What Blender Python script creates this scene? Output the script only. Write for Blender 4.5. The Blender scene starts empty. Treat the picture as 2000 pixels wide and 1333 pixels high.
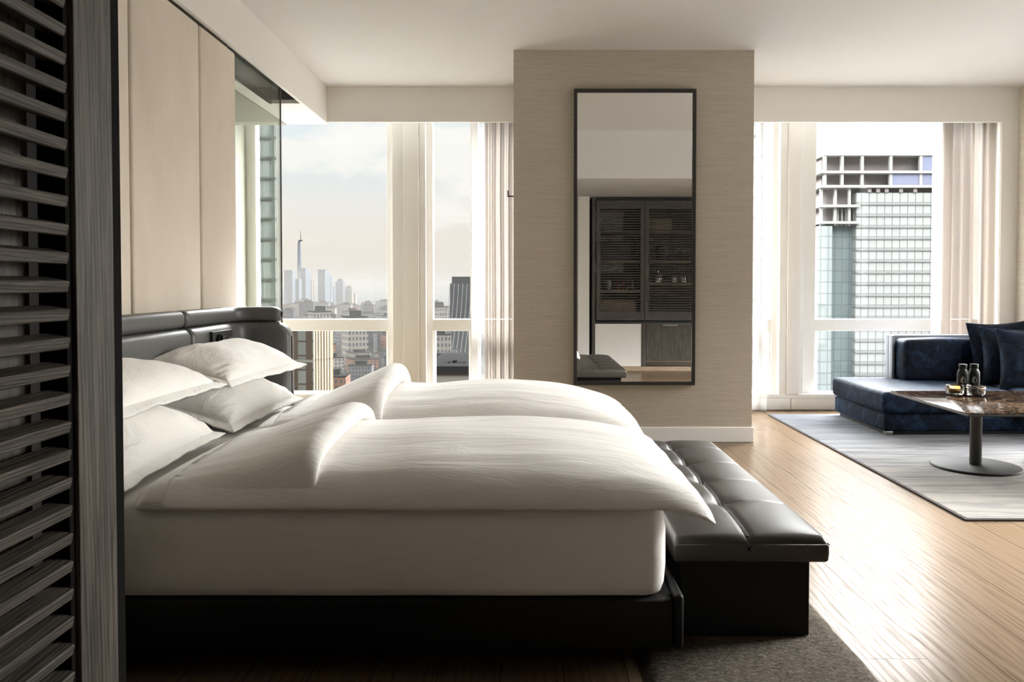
import bpy, bmesh, math, random
from mathutils import Vector, Matrix, noise
PI = math.pi
sc = bpy.context.scene
col = sc.collection

# ------------------------------------------------------------------ camera
EYE = 1.2
PITCH = math.radians(1.4)
cam_d = bpy.data.cameras.new('camera'); cam = bpy.data.objects.new('camera', cam_d); col.objects.link(cam)
cam_d.sensor_width = 36; cam_d.lens = 28; cam_d.clip_start = .05; cam_d.clip_end = 90000
cam_d.shift_x = -25/2000; cam_d.shift_y = -(666.5-595)/2000
cam.location = (0, 0, EYE); cam.rotation_euler = (PI/2-PITCH, 0, 0)
sc.camera = cam

# ------------------------------------------------------------------ node helper
class NT:
    def __init__(s, tree): s.t = tree; s.n = tree.nodes; s.l = tree.links; s.n.clear()
    def set(s, sock, v):
        if isinstance(v, bpy.types.NodeSocket): s.l.new(v, sock)
        elif v is not None:
            if hasattr(sock.default_value, '__len__') and not hasattr(v, '__len__'): v = [v]*len(sock.default_value)
            if hasattr(sock.default_value, '__len__') and len(sock.default_value) == 4 and len(v) == 3: v = (*v, 1)
            sock.default_value = v
    def node(s, typ, ins=None, out=0, **kw):
        n = s.n.new(typ)
        for k, v in kw.items(): setattr(n, k, v)
        for k, v in (ins or {}).items(): s.set(n.inputs[k], v)
        return n.outputs[out] if len(n.outputs) else n
    def math(s, op, a, b=None, c=None, clamp=False):
        i = {0: a}
        if b is not None: i[1] = b
        if c is not None: i[2] = c
        return s.node('ShaderNodeMath', i, operation=op, use_clamp=clamp)
    def vmath(s, op, a, b=None, out=0):
        i = {0: a}
        if b is not None: i[1] = b
        return s.node('ShaderNodeVectorMath', i, out, operation=op)
    def mix(s, f, a, b, mode='MIX'):
        n = s.n.new('ShaderNodeMix'); n.data_type = 'RGBA'; n.blend_type = mode
        s.set(n.inputs[0], f); s.set(n.inputs[6], a); s.set(n.inputs[7], b); return n.outputs[2]
    def ramp(s, f, stops):
        n = s.n.new('ShaderNodeValToRGB'); s.l.new(f, n.inputs[0]); e = n.color_ramp.elements
        while len(e) > 1: e.remove(e[-1])
        e[0].position = stops[0][0]; c = stops[0][1]; e[0].color = (*c, 1) if hasattr(c, '__len__') else (c, c, c, 1)
        for p, c in stops[1:]:
            q = e.new(p); q.color = (*c, 1) if hasattr(c, '__len__') else (c, c, c, 1)
        return n.outputs[0]
    def obj(s): return s.node('ShaderNodeTexCoord', out=3)
    def mapping(s, v, scale=(1,1,1), rot=(0,0,0), loc=(0,0,0)):
        return s.node('ShaderNodeMapping', {0: v, 'Scale': scale, 'Rotation': rot, 'Location': loc})
    def noise(s, v, scale=5, detail=3, rough=.5, out=0, dist=0):
        return s.node('ShaderNodeTexNoise', {'Vector': v, 'Scale': scale, 'Detail': detail, 'Roughness': rough, 'Distortion': dist}, out)
    def bump(s, h, strength=.3, dist=.01):
        return s.node('ShaderNodeBump', {'Height': h, 'Strength': strength, 'Distance': dist})
    def sep(s, v):
        n = s.n.new('ShaderNodeSeparateXYZ'); s.l.new(v, n.inputs[0]); return n.outputs
    def comb(s, x, y, z):
        return s.node('ShaderNodeCombineXYZ', {0: x, 1: y, 2: z})

# ------------------------------------------------------------------ sky: pale hazy afternoon, brightest high up and towards the right
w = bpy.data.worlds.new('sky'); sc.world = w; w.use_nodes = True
t = NT(w.node_tree)
d = t.node('ShaderNodeTexCoord', out=0)
dx, dy, dz = t.sep(d)
SKY_HIGH, SKY_GLOW, BELOW_GLOW = 68.0, 27.0, 1.0
low = t.ramp(dz, [(0, (.80,.72,.64)), (.05, (.88,.80,.72)), (.10, (.87,.85,.82)), (.15, (.78,.85,.88)), (.5, (.85,.9,.92))])
cn = t.noise(t.mapping(d, scale=(3.2, 3.2, 9), loc=(.3, 0, .55)), 2.1, 6, .55)
cloud = t.math('MULTIPLY', t.ramp(cn, [(.50, 0), (.60, 1)]), t.ramp(dz, [(.015, 0), (.09, 1)]))
low = t.mix(t.math('MULTIPLY', cloud, .85), low, (1.0,.97,.92))
low = t.mix(1.0, low, (.46,.46,.46), 'MULTIPLY')
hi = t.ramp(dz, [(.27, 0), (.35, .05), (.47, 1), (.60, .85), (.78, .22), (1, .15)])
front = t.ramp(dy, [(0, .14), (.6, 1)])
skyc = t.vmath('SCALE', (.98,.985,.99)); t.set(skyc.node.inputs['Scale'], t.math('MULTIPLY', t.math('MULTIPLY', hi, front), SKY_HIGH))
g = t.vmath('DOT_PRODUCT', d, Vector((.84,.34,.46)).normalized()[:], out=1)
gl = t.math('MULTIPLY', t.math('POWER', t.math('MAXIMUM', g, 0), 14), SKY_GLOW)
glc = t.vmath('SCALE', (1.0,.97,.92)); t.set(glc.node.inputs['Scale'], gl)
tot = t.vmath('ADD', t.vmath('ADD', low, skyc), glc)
down = t.ramp(dz, [(0, 0), (.002, 1)]) 
# below the horizon: glow added on the right to light the ceiling, dull city elsewhere
below_mask = t.ramp(dx, [(.45, 0), (.75, 1)])
below_c = t.vmath('SCALE', (1.0,.96,.90)); t.set(below_c.node.inputs['Scale'], t.math('MULTIPLY_ADD', below_mask, BELOW_GLOW, .42))
bg = t.node('ShaderNodeBackground', {0: t.mix(t.math('GREATER_THAN', dz, -.004), below_c, tot), 1: 1.0})
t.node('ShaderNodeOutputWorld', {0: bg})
w.cycles.sampling_method = 'MANUAL'; w.cycles.sample_map_resolution = 512

sc.view_settings.view_transform = 'Standard'; sc.view_settings.look = 'None'
sc.view_settings.gamma = 1; sc.view_settings.use_curve_mapping = False
sc.view_settings.exposure = 1.16
cy = sc.cycles
cy.max_bounces = 10; cy.diffuse_bounces = 6; cy.glossy_bounces = 4; cy.transmission_bounces = 6; cy.transparent_max_bounces = 12
cy.volume_bounces = 0; cy.caustics_reflective = False; cy.caustics_refractive = False
cy.sample_clamp_indirect = 6; cy.use_denoising = True

def portal(name, loc, rot, sx, sy):
    l = bpy.data.lights.new(name, 'AREA'); l.shape = 'RECTANGLE'; l.size = sx; l.size_y = sy; l.cycles.is_portal = True
    o = bpy.data.objects.new(name, l); col.objects.link(o); o.location = loc; o.rotation_euler = rot
portal('left_window_opening', (-1.3, 7.72, 1.5), (-PI/2, 0, 0), 2.8, 2.8)
portal('right_window_opening', (3.1, 7.72, 1.5), (-PI/2, 0, 0), 2.7, 2.8)
portal('added_window_opening', (4.6, 4.8, 1.45), (PI/2, 0, PI/2), 3.0, 2.4)

# ------------------------------------------------------------------ materials
def mat(name):
    m = bpy.data.materials.new(name); m.use_nodes = True; return m, NT(m.node_tree)
def finish(t, surf, vol=None):
    t.node('ShaderNodeOutputMaterial', {0: surf} if vol is None else ({0: surf, 1: vol} if surf else {1: vol}))
def pbr(t, base, rough=.5, normal=None, metal=0, spec=.5, **kw):
    ins = {'Base Color': base, 'Roughness': rough, 'Metallic': metal, 'Specular IOR Level': spec}
    if normal is not None: ins['Normal'] = normal
    for k, v in kw.items(): ins[k.replace('_', ' ')] = v
    return t.node('ShaderNodeBsdfPrincipled', ins)
def simple(name, base, rough=.5, metal=0, spec=.5, bump=0, bscale=60, **kw):
    m, t = mat(name); n = None
    v = t.noise(t.obj(), bscale, 4)
    if bump: n = t.bump(v, bump, .002)
    b = t.mix(.12, base, t.mix(v, [c*.7 for c in base], [min(1, c*1.25) for c in base]))
    finish(t, pbr(t, b, rough, n, metal, spec, **kw)); return m
M = {}
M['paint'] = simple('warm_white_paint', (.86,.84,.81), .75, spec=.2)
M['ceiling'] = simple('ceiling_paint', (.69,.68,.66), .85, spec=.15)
M['frame_white'] = simple('white_window_frame', (.88,.87,.845), .38)
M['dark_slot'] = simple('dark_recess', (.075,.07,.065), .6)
M['black_metal'] = simple('black_metal', (.022,.021,.02), .42, spec=.5)
M['matt_black'] = simple('matt_black_steel', (.02,.02,.02), .65, spec=.12)
M['rubber'] = simple('black_rubber', (.006,.006,.006), .8, spec=.1)
M['olive'] = simple('olive_paint', (.36,.355,.31), .8, spec=.2)
M['grey_metal'] = simple('grey_metal', (.35,.34,.32), .3, metal=1)

# leather
def leather(name, base, rough, spec=.5):
    m, t = mat(name); o = t.obj()
    n2 = t.noise(o, 9, 4); 
    h = t.math('MULTIPLY', n2, .3)
    finish(t, pbr(t, base, t.math('MULTIPLY_ADD', n2, .06, rough-.03), t.bump(h, .10, .003), 0, spec)); return m
M['leather'] = leather('dark_grey_leather', (.085,.087,.086), .42)
M['leather_brown'] = leather('dark_brown_leather', (.036,.031,.027), .36)
M['leather_black'] = leather('black_leather', (.004,.004,.0045), .5, .22)

# linen / cotton
def cotton(name, base, weave=900, crease=.35, sc_=(2.2,5.0,5.0)):
    m, t = mat(name); o = t.obj()
    wn = t.noise(t.mapping(o, scale=sc_), 3.0, 6, .62, dist=.8)
    fine = t.noise(o, weave, 2)
    n = t.bump(t.math('ADD', wn, t.math('MULTIPLY', fine, .03)), crease, .025)
    finish(t, pbr(t, base, .8, n, 0, .2, Sheen_Weight=.15, Sheen_Roughness=.5)); return m
M['duvet'] = cotton('white_duvet_cotton', (.89,.875,.855), sc_=(.7,3.2,3.0), crease=.40)
M['pillow'] = cotton('white_pillow_cotton', (.85,.835,.81), sc_=(2.2,1.2,2.2), crease=.55)
M['sheet'] = cotton('white_sheet_cotton', (.86,.84,.815), crease=.16)
M['flange'] = cotton('white_flange_cotton', (.87,.855,.83), crease=.5, sc_=(6,6,6))

# grasscloth wallpaper: thin horizontal threads
def grasscloth(name, base):
    m, t = mat(name); o = t.obj()
    h1 = t.noise(t.mapping(o, scale=(3,3,170)), 1.0, 5, .7)
    h2 = t.noise(t.mapping(o, scale=(14,14,420)), 1.0, 3, .6)
    v = t.math('MULTIPLY_ADD', h1, .6, t.math('MULTIPLY', h2, .4))
    c = t.ramp(v, [(.30, [x*.74 for x in base]), (.5, base), (.70, [min(1,x*1.22) for x in base])])
    finish(t, pbr(t, c, .7, t.bump(v, .25, .002), 0, .3)); return m
M['grasscloth'] = grasscloth('beige_grasscloth', (.49,.435,.36))
M['grasscloth_pale'] = grasscloth('pale_grasscloth', (.60,.55,.47))

# suede wall panels
m, t = mat('beige_suede'); o = t.obj()
v = t.noise(t.mapping(o, scale=(1,1,.6)), 3, 5, .6)
c = t.mix(t.ramp(v, [(.3, 0), (.7, 1)]), (.69,.61,.51), (.79,.71,.61))
finish(t, pbr(t, c, .85, t.bump(t.noise(o, 300, 3), .12, .002), 0, .2, Sheen_Weight=.25)); M['suede'] = m

# oak floor: planks run towards the windows
m, t = mat('oak_plank_floor'); o = t.obj()
x, y, z = t.sep(o)
px = t.math('DIVIDE', t.math('ADD', x, 40.05), .195)
idx = t.math('FLOOR', px)
rnd = t.node('ShaderNodeTexWhiteNoise', {'W': idx}, noise_dimensions='1D')
py = t.math('ADD', t.math('DIVIDE', y, 2.1), t.math('MULTIPLY', rnd, 7))
pid = t.math('ADD', t.math('MULTIPLY', idx, 17.3), t.math('FLOOR', py))
r2 = t.node('ShaderNodeTexWhiteNoise', {'W': pid}, noise_dimensions='1D')
fx = t.math('FRACT', px); fy = t.math('FRACT', py)
ex = t.math('MINIMUM', fx, t.math('SUBTRACT', 1, fx)); ey = t.math('MINIMUM', fy, t.math('SUBTRACT', 1, fy))
gap = t.math('MAXIMUM', t.math('LESS_THAN', ex, .010), t.math('LESS_THAN', ey, .0009))
off = t.comb(t.math('MULTIPLY', r2, 31), t.math('MULTIPLY', r2, 57), 0)
gv = t.vmath('ADD', t.vmath('MULTIPLY', o, (9, .75, 1)), off)
warp = t.noise(gv, 1.2, 4, .6)
rings = t.node('ShaderNodeTexWave', {'Vector': gv, 'Scale': 1.1, 'Distortion': 13, 'Detail': 3, 'Detail Scale': .9, 'Detail Roughness': .6}, 1, bands_direction='X')
fine = t.noise(t.vmath('ADD', t.vmath('MULTIPLY', o, (110, 3.5, 1)), off), 1.3, 5, .65)
grain = t.math('MULTIPLY_ADD', rings, .20, t.math('MULTIPLY_ADD', fine, .55, .13))
c = t.ramp(grain, [(.24, (.045,.029,.018)), (.44, (.115,.078,.048)), (.8, (.16,.113,.073))])
c = t.mix(t.math('MULTIPLY', r2, .35), c, (.17,.125,.085))
c = t.mix(gap, c, (.06,.035,.02))
h = t.math('SUBTRACT', t.math('MULTIPLY', grain, .5), t.math('MULTIPLY', gap, 1.2))
finish(t, pbr(t, c, t.math('MULTIPLY_ADD', grain, -.06, .27), t.bump(h, .22, .0010), 0, t.math('MULTIPLY', t.ramp(grain, [(.25, .05), (.55, 1)]), .045))); M['floor'] = m

# stained oak with grain along one axis
def wood(name, a, b, scale, rough=.5, bstr=.5, dist=6):
    m, t = mat(name); o = t.obj()
    v = t.vmath('MULTIPLY', o, scale)
    rings = t.node('ShaderNodeTexWave', {'Vector': v, 'Scale': 1.0, 'Distortion': dist, 'Detail': 4, 'Detail Scale': 1.2, 'Detail Roughness': .65}, 1, bands_direction='DIAGONAL')
    f = t.noise(v, 1.6, 6, .72, dist=.6)
    g_ = t.math('ADD', t.math('MULTIPLY', rings, .18), t.math('MULTIPLY', t.ramp(f, [(.3, 0), (.7, 1)]), .8))
    c = t.ramp(g_, [(.28, a), (.8, b)])
    finish(t, pbr(t, c, rough, t.bump(g_, bstr, .002), 0, .45)); return m
M['oak_v'] = wood('dark_stained_oak_upright', (.028,.025,.021), (.15,.135,.115), (75,75,3.0), dist=3)
M['oak_y'] = wood('dark_stained_oak_slat', (.028,.025,.021), (.14,.125,.105), (120,4,120), dist=3)
M['oak_back'] = wood('greyed_oak_panel', (.05,.043,.035), (.16,.14,.115), (40,40,2.0))
M['ebony'] = simple('black_stained_wood', (.012,.011,.010), .5)
M['oak_x'] = wood('dark_stained_oak_door', (.05,.046,.041), (.12,.11,.10), (5,60,60))
M['oak_plinth'] = wood('pale_oak_plinth', (.36,.27,.18), (.5,.39,.28), (2,30,30))

# crushed velvet
m, t = mat('navy_crushed_velvet'); o = t.obj()
v = t.noise(t.mapping(o, scale=(1,1,1.0)), 5.5, 7, .68, dist=1.4)
v2 = t.noise(o, 38, 3, .6)
c = t.ramp(t.math('ADD', t.math('MULTIPLY', v, .8), t.math('MULTIPLY', v2, .2)), [(.43, (.0022,.0035,.007)), (.53, (.005,.010,.024)), (.61, (.012,.028,.056)), (.74, (.04,.078,.13))])
finish(t, pbr(t, c, .7, t.bump(v, .5, .01), 0, .12, Sheen_Weight=.22, Sheen_Roughness=.25, Sheen_Tint=(.35,.5,.8,1))); M['velvet'] = m
M['sofa_shell'] = simple('blue_grey_sofa_shell', (.19,.21,.25), .45)

# striped rug: blue-grey at the window end, sand at the near end, stripes across
m, t = mat('striped_wool_rug'); o = t.obj()
x, y, z = t.sep(o)
st = t.noise(t.mapping(o, scale=(.8, 10, 1)), 1.6, 6, .72, dist=.6)
st2 = t.noise(t.mapping(o, scale=(1.6, 60, 1)), 1.0, 3, .6)
gr = t.math('ADD', t.ramp(t.math('DIVIDE', t.math('ADD', y, 1.655), 3.3), [(0, 1), (.22, .88), (.45, .5), (.75, .22), (1, .1)]), t.math('MULTIPLY_ADD', st, 1.2, -.6))
pale = t.mix(t.ramp(gr, [(.15, 0), (.8, 1)]), (.047,.060,.083), (.125,.11,.092))
dark = t.mix(t.ramp(gr, [(.15, 0), (.9, 1)]), (.007,.012,.028), (.055,.05,.045))
c = t.mix(t.ramp(t.math('ADD', t.math('MULTIPLY', st, .7), t.math('MULTIPLY', st2, .3)), [(.44, 0), (.53, 1)]), dark, pale)
finish(t, pbr(t, c, .9, t.bump(t.math('ADD', st2, t.noise(o, 220, 2)), .5, .006), 0, .1, Sheen_Weight=.2)); M['rug'] = m
M['rug_edge'] = simple('dark_rug_binding', (.09,.085,.085), .9, spec=.1)
m, t = mat('taupe_pile'); o = t.obj()
v = t.noise(t.mapping(o, scale=(1, 1.6, 1)), 55, 5, .7, dist=.8)
finish(t, pbr(t, t.ramp(v, [(.35, (.055,.045,.036)), (.7, (.19,.165,.135))]), .95, t.bump(v, 1, .02), 0, .05)); M['taupe'] = m

# marble table top, polished
m, t = mat('dark_brown_marble'); o = t.obj()
v1 = t.noise(o, 17, 8, .7, dist=2.4); v2 = t.noise(t.mapping(o, loc=(3,1,0)), 16, 6, .7, dist=1.8)
c = t.ramp(v1, [(.38, (.003,.0025,.0025)), (.53, (.008,.006,.005)), (.57, (.11,.055,.025)), (.61, (.010,.008,.008)), (.78, (.04,.035,.032))])
c = t.mix(t.ramp(v2, [(.58, 0), (.64, 1)]), c, (.10,.075,.055))
finish(t, pbr(t, c, .08, None, 0, .04)); M['marble'] = m

# window glass: clear sheet, faint reflection
def sheet_glass(name, tint, refl=1.0):
    m, t = mat(name)
    f = t.node('ShaderNodeFresnel', {0: 1.5})
    v = t.noise(t.obj(), 2, 2)
    b = t.bump(v, .02, .001)
    g_ = t.node('ShaderNodeBsdfGlossy', {0: (1,1,1), 'Roughness': .02, 'Normal': b}); tr = t.node('ShaderNodeBsdfTransparent', {0: tint})
    finish(t, t.node('ShaderNodeMixShader', {0: t.math('MULTIPLY', f, refl), 1: tr, 2: g_})); return m
M['glass'] = sheet_glass('window_glass', (.985,.99,.985), .35)
M['smoked'] = sheet_glass('smoked_glass', (.80,.82,.79), .25)
M['glass_edge'] = simple('dark_glass_edge', (.05,.045,.04), .3)
m, t = mat('tumbler_glass')
finish(t, t.node('ShaderNodeBsdfGlass', {0: (.97,.97,.96), 1: .0, 2: 1.45})); M['tumbler'] = m
M['amber'] = simple('amber_wax', (.80,.42,.06), .35)
M['mirror'] = simple('mirror_silver', (.80,.79,.77), .0, metal=1)

# sheer curtain
def sheer(name, colr, thru):
    m, t = mat(name); o = t.obj()
    wv = t.noise(t.mapping(o, scale=(400, 400, 60)), 1, 3)
    cc = t.mix(wv, [c*.86 for c in colr], colr)
    d_ = t.node('ShaderNodeBsdfDiffuse', {0: cc}); tl = t.node('ShaderNodeBsdfTranslucent', {0: cc}); tr = t.node('ShaderNodeBsdfTransparent', {0: (1,1,1)})
    a = t.node('ShaderNodeMixShader', {0: .55, 1: d_, 2: tl})
    finish(t, t.node('ShaderNodeMixShader', {0: thru, 1: a, 2: tr})); return m
M['sheer'] = sheer('white_sheer', (.42,.415,.405), .64)
M['linen_curtain'] = sheer('oatmeal_linen_curtain', (.29,.25,.22), .08)

# ------------------------------------------------------------------ mesh helpers
def bx(bm, x0, x1, y0, y1, z0, z1, bev=0, seg=2):
    mt = Matrix.Translation(((x0+x1)/2, (y0+y1)/2, (z0+z1)/2)) @ Matrix.Diagonal((abs(x1-x0), abs(y1-y0), abs(z1-z0), 1))
    r = bmesh.ops.create_cube(bm, size=1, matrix=mt)
    if bev:
        es = list({e for v in r['verts'] for e in v.link_edges})
        bmesh.ops.bevel(bm, geom=es, offset=bev, segments=seg, profile=.5, affect='EDGES')
def box(*a, **k):
    bm = bmesh.new(); bx(bm, *a, **k); return bm
def cyl(bm, x, y, z0, z1, r, r2=None, seg=32):
    bmesh.ops.create_cone(bm, cap_ends=True, segments=seg, radius1=r, radius2=r if r2 is None else r2, depth=z1-z0, matrix=Matrix.Translation((x, y, (z0+z1)/2)))
def lathe(bm, prof, x=0, y=0, z=0, seg=28):
    rings = []
    for r, h in prof:
        rings.append([bm.verts.new((x+r*math.cos(2*PI*i/seg), y+r*math.sin(2*PI*i/seg), z+h)) for i in range(seg)] if r > 1e-6 else [bm.verts.new((x, y, z+h))])
    for a, b in zip(rings, rings[1:]):
        for i in range(seg):
            j = (i+1) % seg
            q = [a[i], a[j], b[j], b[i]] if len(a) > 1 and len(b) > 1 else ([a[0], b[j], b[i]] if len(a) == 1 else [a[i], a[j], b[0]])
            bm.faces.new(q)
def tube(bm, pts, r, seg=8):
    pts = [Vector(p) for p in pts]; rings = []
    for i, p in enumerate(pts):
        d_ = (pts[min(i+1, len(pts)-1)]-pts[max(i-1, 0)]).normalized()
        up = Vector((0,0,1)) if abs(d_.z) < .9 else Vector((1,0,0))
        a = d_.cross(up).normalized(); b = d_.cross(a)
        rings.append([bm.verts.new(p+r*(a*math.cos(2*PI*k/seg)+b*math.sin(2*PI*k/seg))) for k in range(seg)])
    for A, B in zip(rings, rings[1:]):
        for k in range(seg): bm.faces.new([A[k], A[(k+1)%seg], B[(k+1)%seg], B[k]])
    bm.faces.new(rings[0][::-1]); bm.faces.new(rings[-1])
def grid_mesh(bm, rows, close_u=False):
    """rows: list of lists of points"""
    vs = [[bm.verts.new(p) for p in r] for r in rows]
    for a, b in zip(vs, vs[1:]):
        n = len(a)
        for i in range(n if close_u else n-1):
            j = (i+1) % n
            bm.faces.new([a[i], a[j], b[j], b[i]])
    return vs
def link(name, bm, m, parent=None, smooth=False, local=False, angle=None):
    me = bpy.data.meshes.new(name); bmesh.ops.recalc_face_normals(bm, faces=bm.faces)
    if parent is not None and not local:
        off_ = Vector((0,0,0)); q_ = parent
        while q_ is not None: off_ += q_.location; q_ = q_.parent
        bmesh.ops.translate(bm, verts=bm.verts, vec=-off_)
    bm.to_mesh(me); bm.free()
    for mm in (m if isinstance(m, (list, tuple)) else [m]): me.materials.append(mm)
    if smooth:
        me.shade_smooth()
        if angle: me.set_sharp_from_angle(angle=math.radians(angle))
    o = bpy.data.objects.new(name, me); col.objects.link(o)
    if parent is not None: o.parent = parent
    return o
def thing(name, label, cat, loc=(0,0,0), rotz=0, group=None):
    o = bpy.data.objects.new(name, None); col.objects.link(o); o.empty_display_size = .1
    o.location = loc; o.rotation_euler = (0, 0, rotz); o['label'] = label; o['category'] = cat
    if group: o['group'] = group
    return o
def tag(o, label, cat, group=None, kind=None):
    o['label'] = label; o['category'] = cat
    if group: o['group'] = group
    if kind: o['kind'] = kind
    return o
def struct(name, bm, m, parent=None, **k):
    o = link(name, bm, m, parent, **k)
    if parent is None: o['kind'] = 'structure'
    return o
def struct_root(name, loc=(0,0,0)):
    o = bpy.data.objects.new(name, None); col.objects.link(o); o.location = loc; o['kind'] = 'structure'; return o
def dup(root, loc=None, rotz=None, label=None, group=None, scale=None):
    r = root.copy(); col.objects.link(r)
    if loc is not None: r.location = loc
    if rotz is not None: r.rotation_euler = (0, 0, rotz)
    if scale is not None: r.scale = scale
    if label: r['label'] = label
    if group: r['group'] = group
    for ch in list(root.children):
        c_ = ch.copy(); col.objects.link(c_); c_.parent = r
        for g_ in list(ch.children):
            q = g_.copy(); col.objects.link(q); q.parent = c_
    return r

# ------------------------------------------------------------------ room
WL, WR, YW, YH, YP, YR, ZC = -1.79, 4.44, 7.60, 7.20, 6.065, .94, 2.977
ZS = 2.655
struct('floor', box(-2.9, 4.7, -1.5, 7.95, -.12, 0), M['floor'])
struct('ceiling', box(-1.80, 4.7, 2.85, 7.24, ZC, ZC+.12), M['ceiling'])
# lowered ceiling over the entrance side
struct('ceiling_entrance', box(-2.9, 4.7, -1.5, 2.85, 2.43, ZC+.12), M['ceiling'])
# bulkhead above the headboard wall, with a dark slot cut in its underside
bm = bmesh.new()
bx(bm, -1.80, -1.775, 2.85, 7.24, ZS, ZC)                    # upright face
bx(bm, -2.90, -1.80, 6.42, 7.24, ZS, ZS+.03)                 # underside beyond the slot
bx(bm, -2.155, -2.03, 4.9, 6.42, ZS, ZS+.03)                 # strip beside the slot
struct('ceiling_bulkhead', bm, M['paint'])
struct('ceiling_side_room', box(-2.90, -2.155, 2.85, 7.24, ZS-.01, ZS+.05), M['olive'])
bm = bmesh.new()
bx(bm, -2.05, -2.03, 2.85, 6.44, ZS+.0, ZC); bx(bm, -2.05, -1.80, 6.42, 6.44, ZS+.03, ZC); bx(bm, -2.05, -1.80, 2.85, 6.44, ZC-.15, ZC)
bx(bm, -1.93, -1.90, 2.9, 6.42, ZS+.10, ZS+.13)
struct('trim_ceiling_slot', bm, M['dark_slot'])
# board above the windows and the pocket behind it
struct('wall_window_header', box(-2.9, 4.7, YH, YH+.035, ZS+.012, ZC), M['paint'])
struct('ceiling_blind_pocket', box(-2.9, 4.7, YH+.035, 7.95, ZC, ZC+.12), M['paint'])
struct('wall_rear', box(2.9, 4.7, .74, YR, 0, 2.43), M['oak_v'])
struct('wall_entrance_end', box(-2.9, 4.7, -1.6, -1.45, 0, 2.43), M['ebony'])
struct('wall_rear_left', box(-2.9, -.66, 1.12, 1.22, 0, 2.43), M['ebony'])
struct('wall_left', box(-2.05, -1.84, 1.22, 4.96, 0, ZC-.15), M['olive'])
struct('wall_side_room', box(-2.9, -2.68, 4.9, 7.95, 0, ZC), M['olive'])
struct('wall_side_room_back', box(-2.9, -2.05, 4.80, 4.96, 0, ZC), M['olive'])
# right wall with a wide window added outside the frame for more daylight
bm = bmesh.new()
bx(bm, WR, WR+.16, 6.3, 7.95, 0, ZC); bx(bm, WR, WR+.16, .9, 3.3, 0, ZC); bx(bm, WR, WR+.16, 3.3, 6.3, 0, .25); bx(bm, WR, WR+.16, 3.3, 6.3, 2.66, ZC)
struct('wall_right', bm, M['grasscloth_pale'])
ws = struct_root('window_added', (WR+.1, 4.8, .25))
bm = bmesh.new()
for y0 in (3.3, 4.77, 6.24): bx(bm, WR+.03, WR+.13, y0, y0+.06, .25, 2.66, bev=.004)
for z0 in (.25, .86, 2.60): bx(bm, WR+.04, WR+.12, 3.3, 6.3, z0, z0+.06)
link('window_frame', bm, M['frame_white'], ws)
bm = bmesh.new(); bx(bm, WR+.075, WR+.083, 3.34, 6.26, .28, 2.63); link('pane', bm, M['glass'], ws)
# white return at the right of the window wall
struct('wall_window_return', box(4.295, WR, YH, YH+.035, 0, ZS+.012), M['paint'])
struct('trim_header_line', box(4.40, WR-.001, 7.19, 7.20, 0, .11), M['paint'])

# pillar
struct('pillar', box(-.085, 1.735, YP, 7.80, 0, ZC), M['grasscloth'])
bm = bmesh.new(); bx(bm, -.097, 1.747, YP-.012, YP+.4, 0, .113, bev=.003)
struct('baseboard_pillar', bm, M['paint'])

# headboard wall: tall suede panels
SEAMS = [1.24, 1.30, 2.08, 2.86, 3.64, 4.42, 4.97]
for a, b in list(zip(SEAMS, SEAMS[1:]))[1:]:
    bm = bmesh.new(); bx(bm, -1.84, WL, a+.011, b-.011, .02, ZS-.02, bev=.014, seg=3)
    o = link('wall_panel', bm, M['suede'], None, smooth=True, angle=40)
    lab = {1.30: 'tall beige suede wall panel by the entrance, behind the louvred screen', 2.08: 'tall beige suede wall panel beside the near pillows, behind the louvred screen',
           2.86: 'narrow visible strip of beige suede panel next to the louvred screen', 3.64: 'wide beige suede wall panel in full view above the headboard',
           4.42: 'beige suede wall panel next to the smoked glass screen'}[a]
    tag(o, lab, 'wall panel', 'suede panels on the headboard wall')

# smoked glass screen at the end of the panels
gs = thing('glass_screen', 'tall smoked glass screen between suede panels and left window', 'glass screen', (-1.815, 5.47, 0))
link('pane', box(-1.82, -1.81, 4.97, 5.945, .01, ZC-.16), M['smoked'], gs)
link('edge_strip', box(-1.820, -1.810, 5.945, 5.952, .01, ZC-.16), M['glass_edge'], gs)

# ------------------------------------------------------------------ windows
def window(name, frames, mulls, panes, x0, x1):
    r = struct_root(name, ((x0+x1)/2, 7.7, 0))
    bm = bmesh.new()
    for a, b in frames: bx(bm, a, b, 7.68, 7.80, .12, ZC, bev=.003)
    for a, b in panes:
        bx(bm, a, b, 7.69, 7.80, .755, .868, bev=.004); bx(bm, a, b, 7.69, 7.80, .10, .16, bev=.003)
        # thin inner stops around each lower pane
        for (p, q) in ((a, a+.018), (b-.018, b)): bx(bm, p, q, 7.71, 7.79, .16, .755)
    link('window_frame', bm, M['frame_white'], r)
    for a, b in mulls:
        bm = bmesh.new(); s = (b-a)
        bx(bm, a, a+s*.30, 7.60, 7.82, .155, ZC, bev=.004); bx(bm, a+s*.31, a+s*.80, 7.585, 7.82, .155, ZC, bev=.004); bx(bm, a+s*.81, b, 7.615, 7.82, .155, ZC, bev=.004)
        link('mullion', bm, M['frame_white'], r, smooth=True, angle=40)
    for a, b in panes: link('pane', box(a, b, 7.745, 7.753, .15, ZC), M['glass'], r)
    bm = bmesh.new()
    bx(bm, x0, x1, 7.66, 7.84, .0, .125, bev=.003); bx(bm, x0, x1, YW, 7.67, .112, .155, bev=.004)
    mid = (x0+x1)/2 if name == 'window_1' else 2.55
    bx(bm, x0, mid-.002, YW+.004, 7.66, .004, .112, bev=.002); bx(bm, mid+.002, x1, YW+.004, 7.66, .004, .112, bev=.002)
    link('window_sill', bm, M['frame_white'], r, smooth=True, angle=40)
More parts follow.
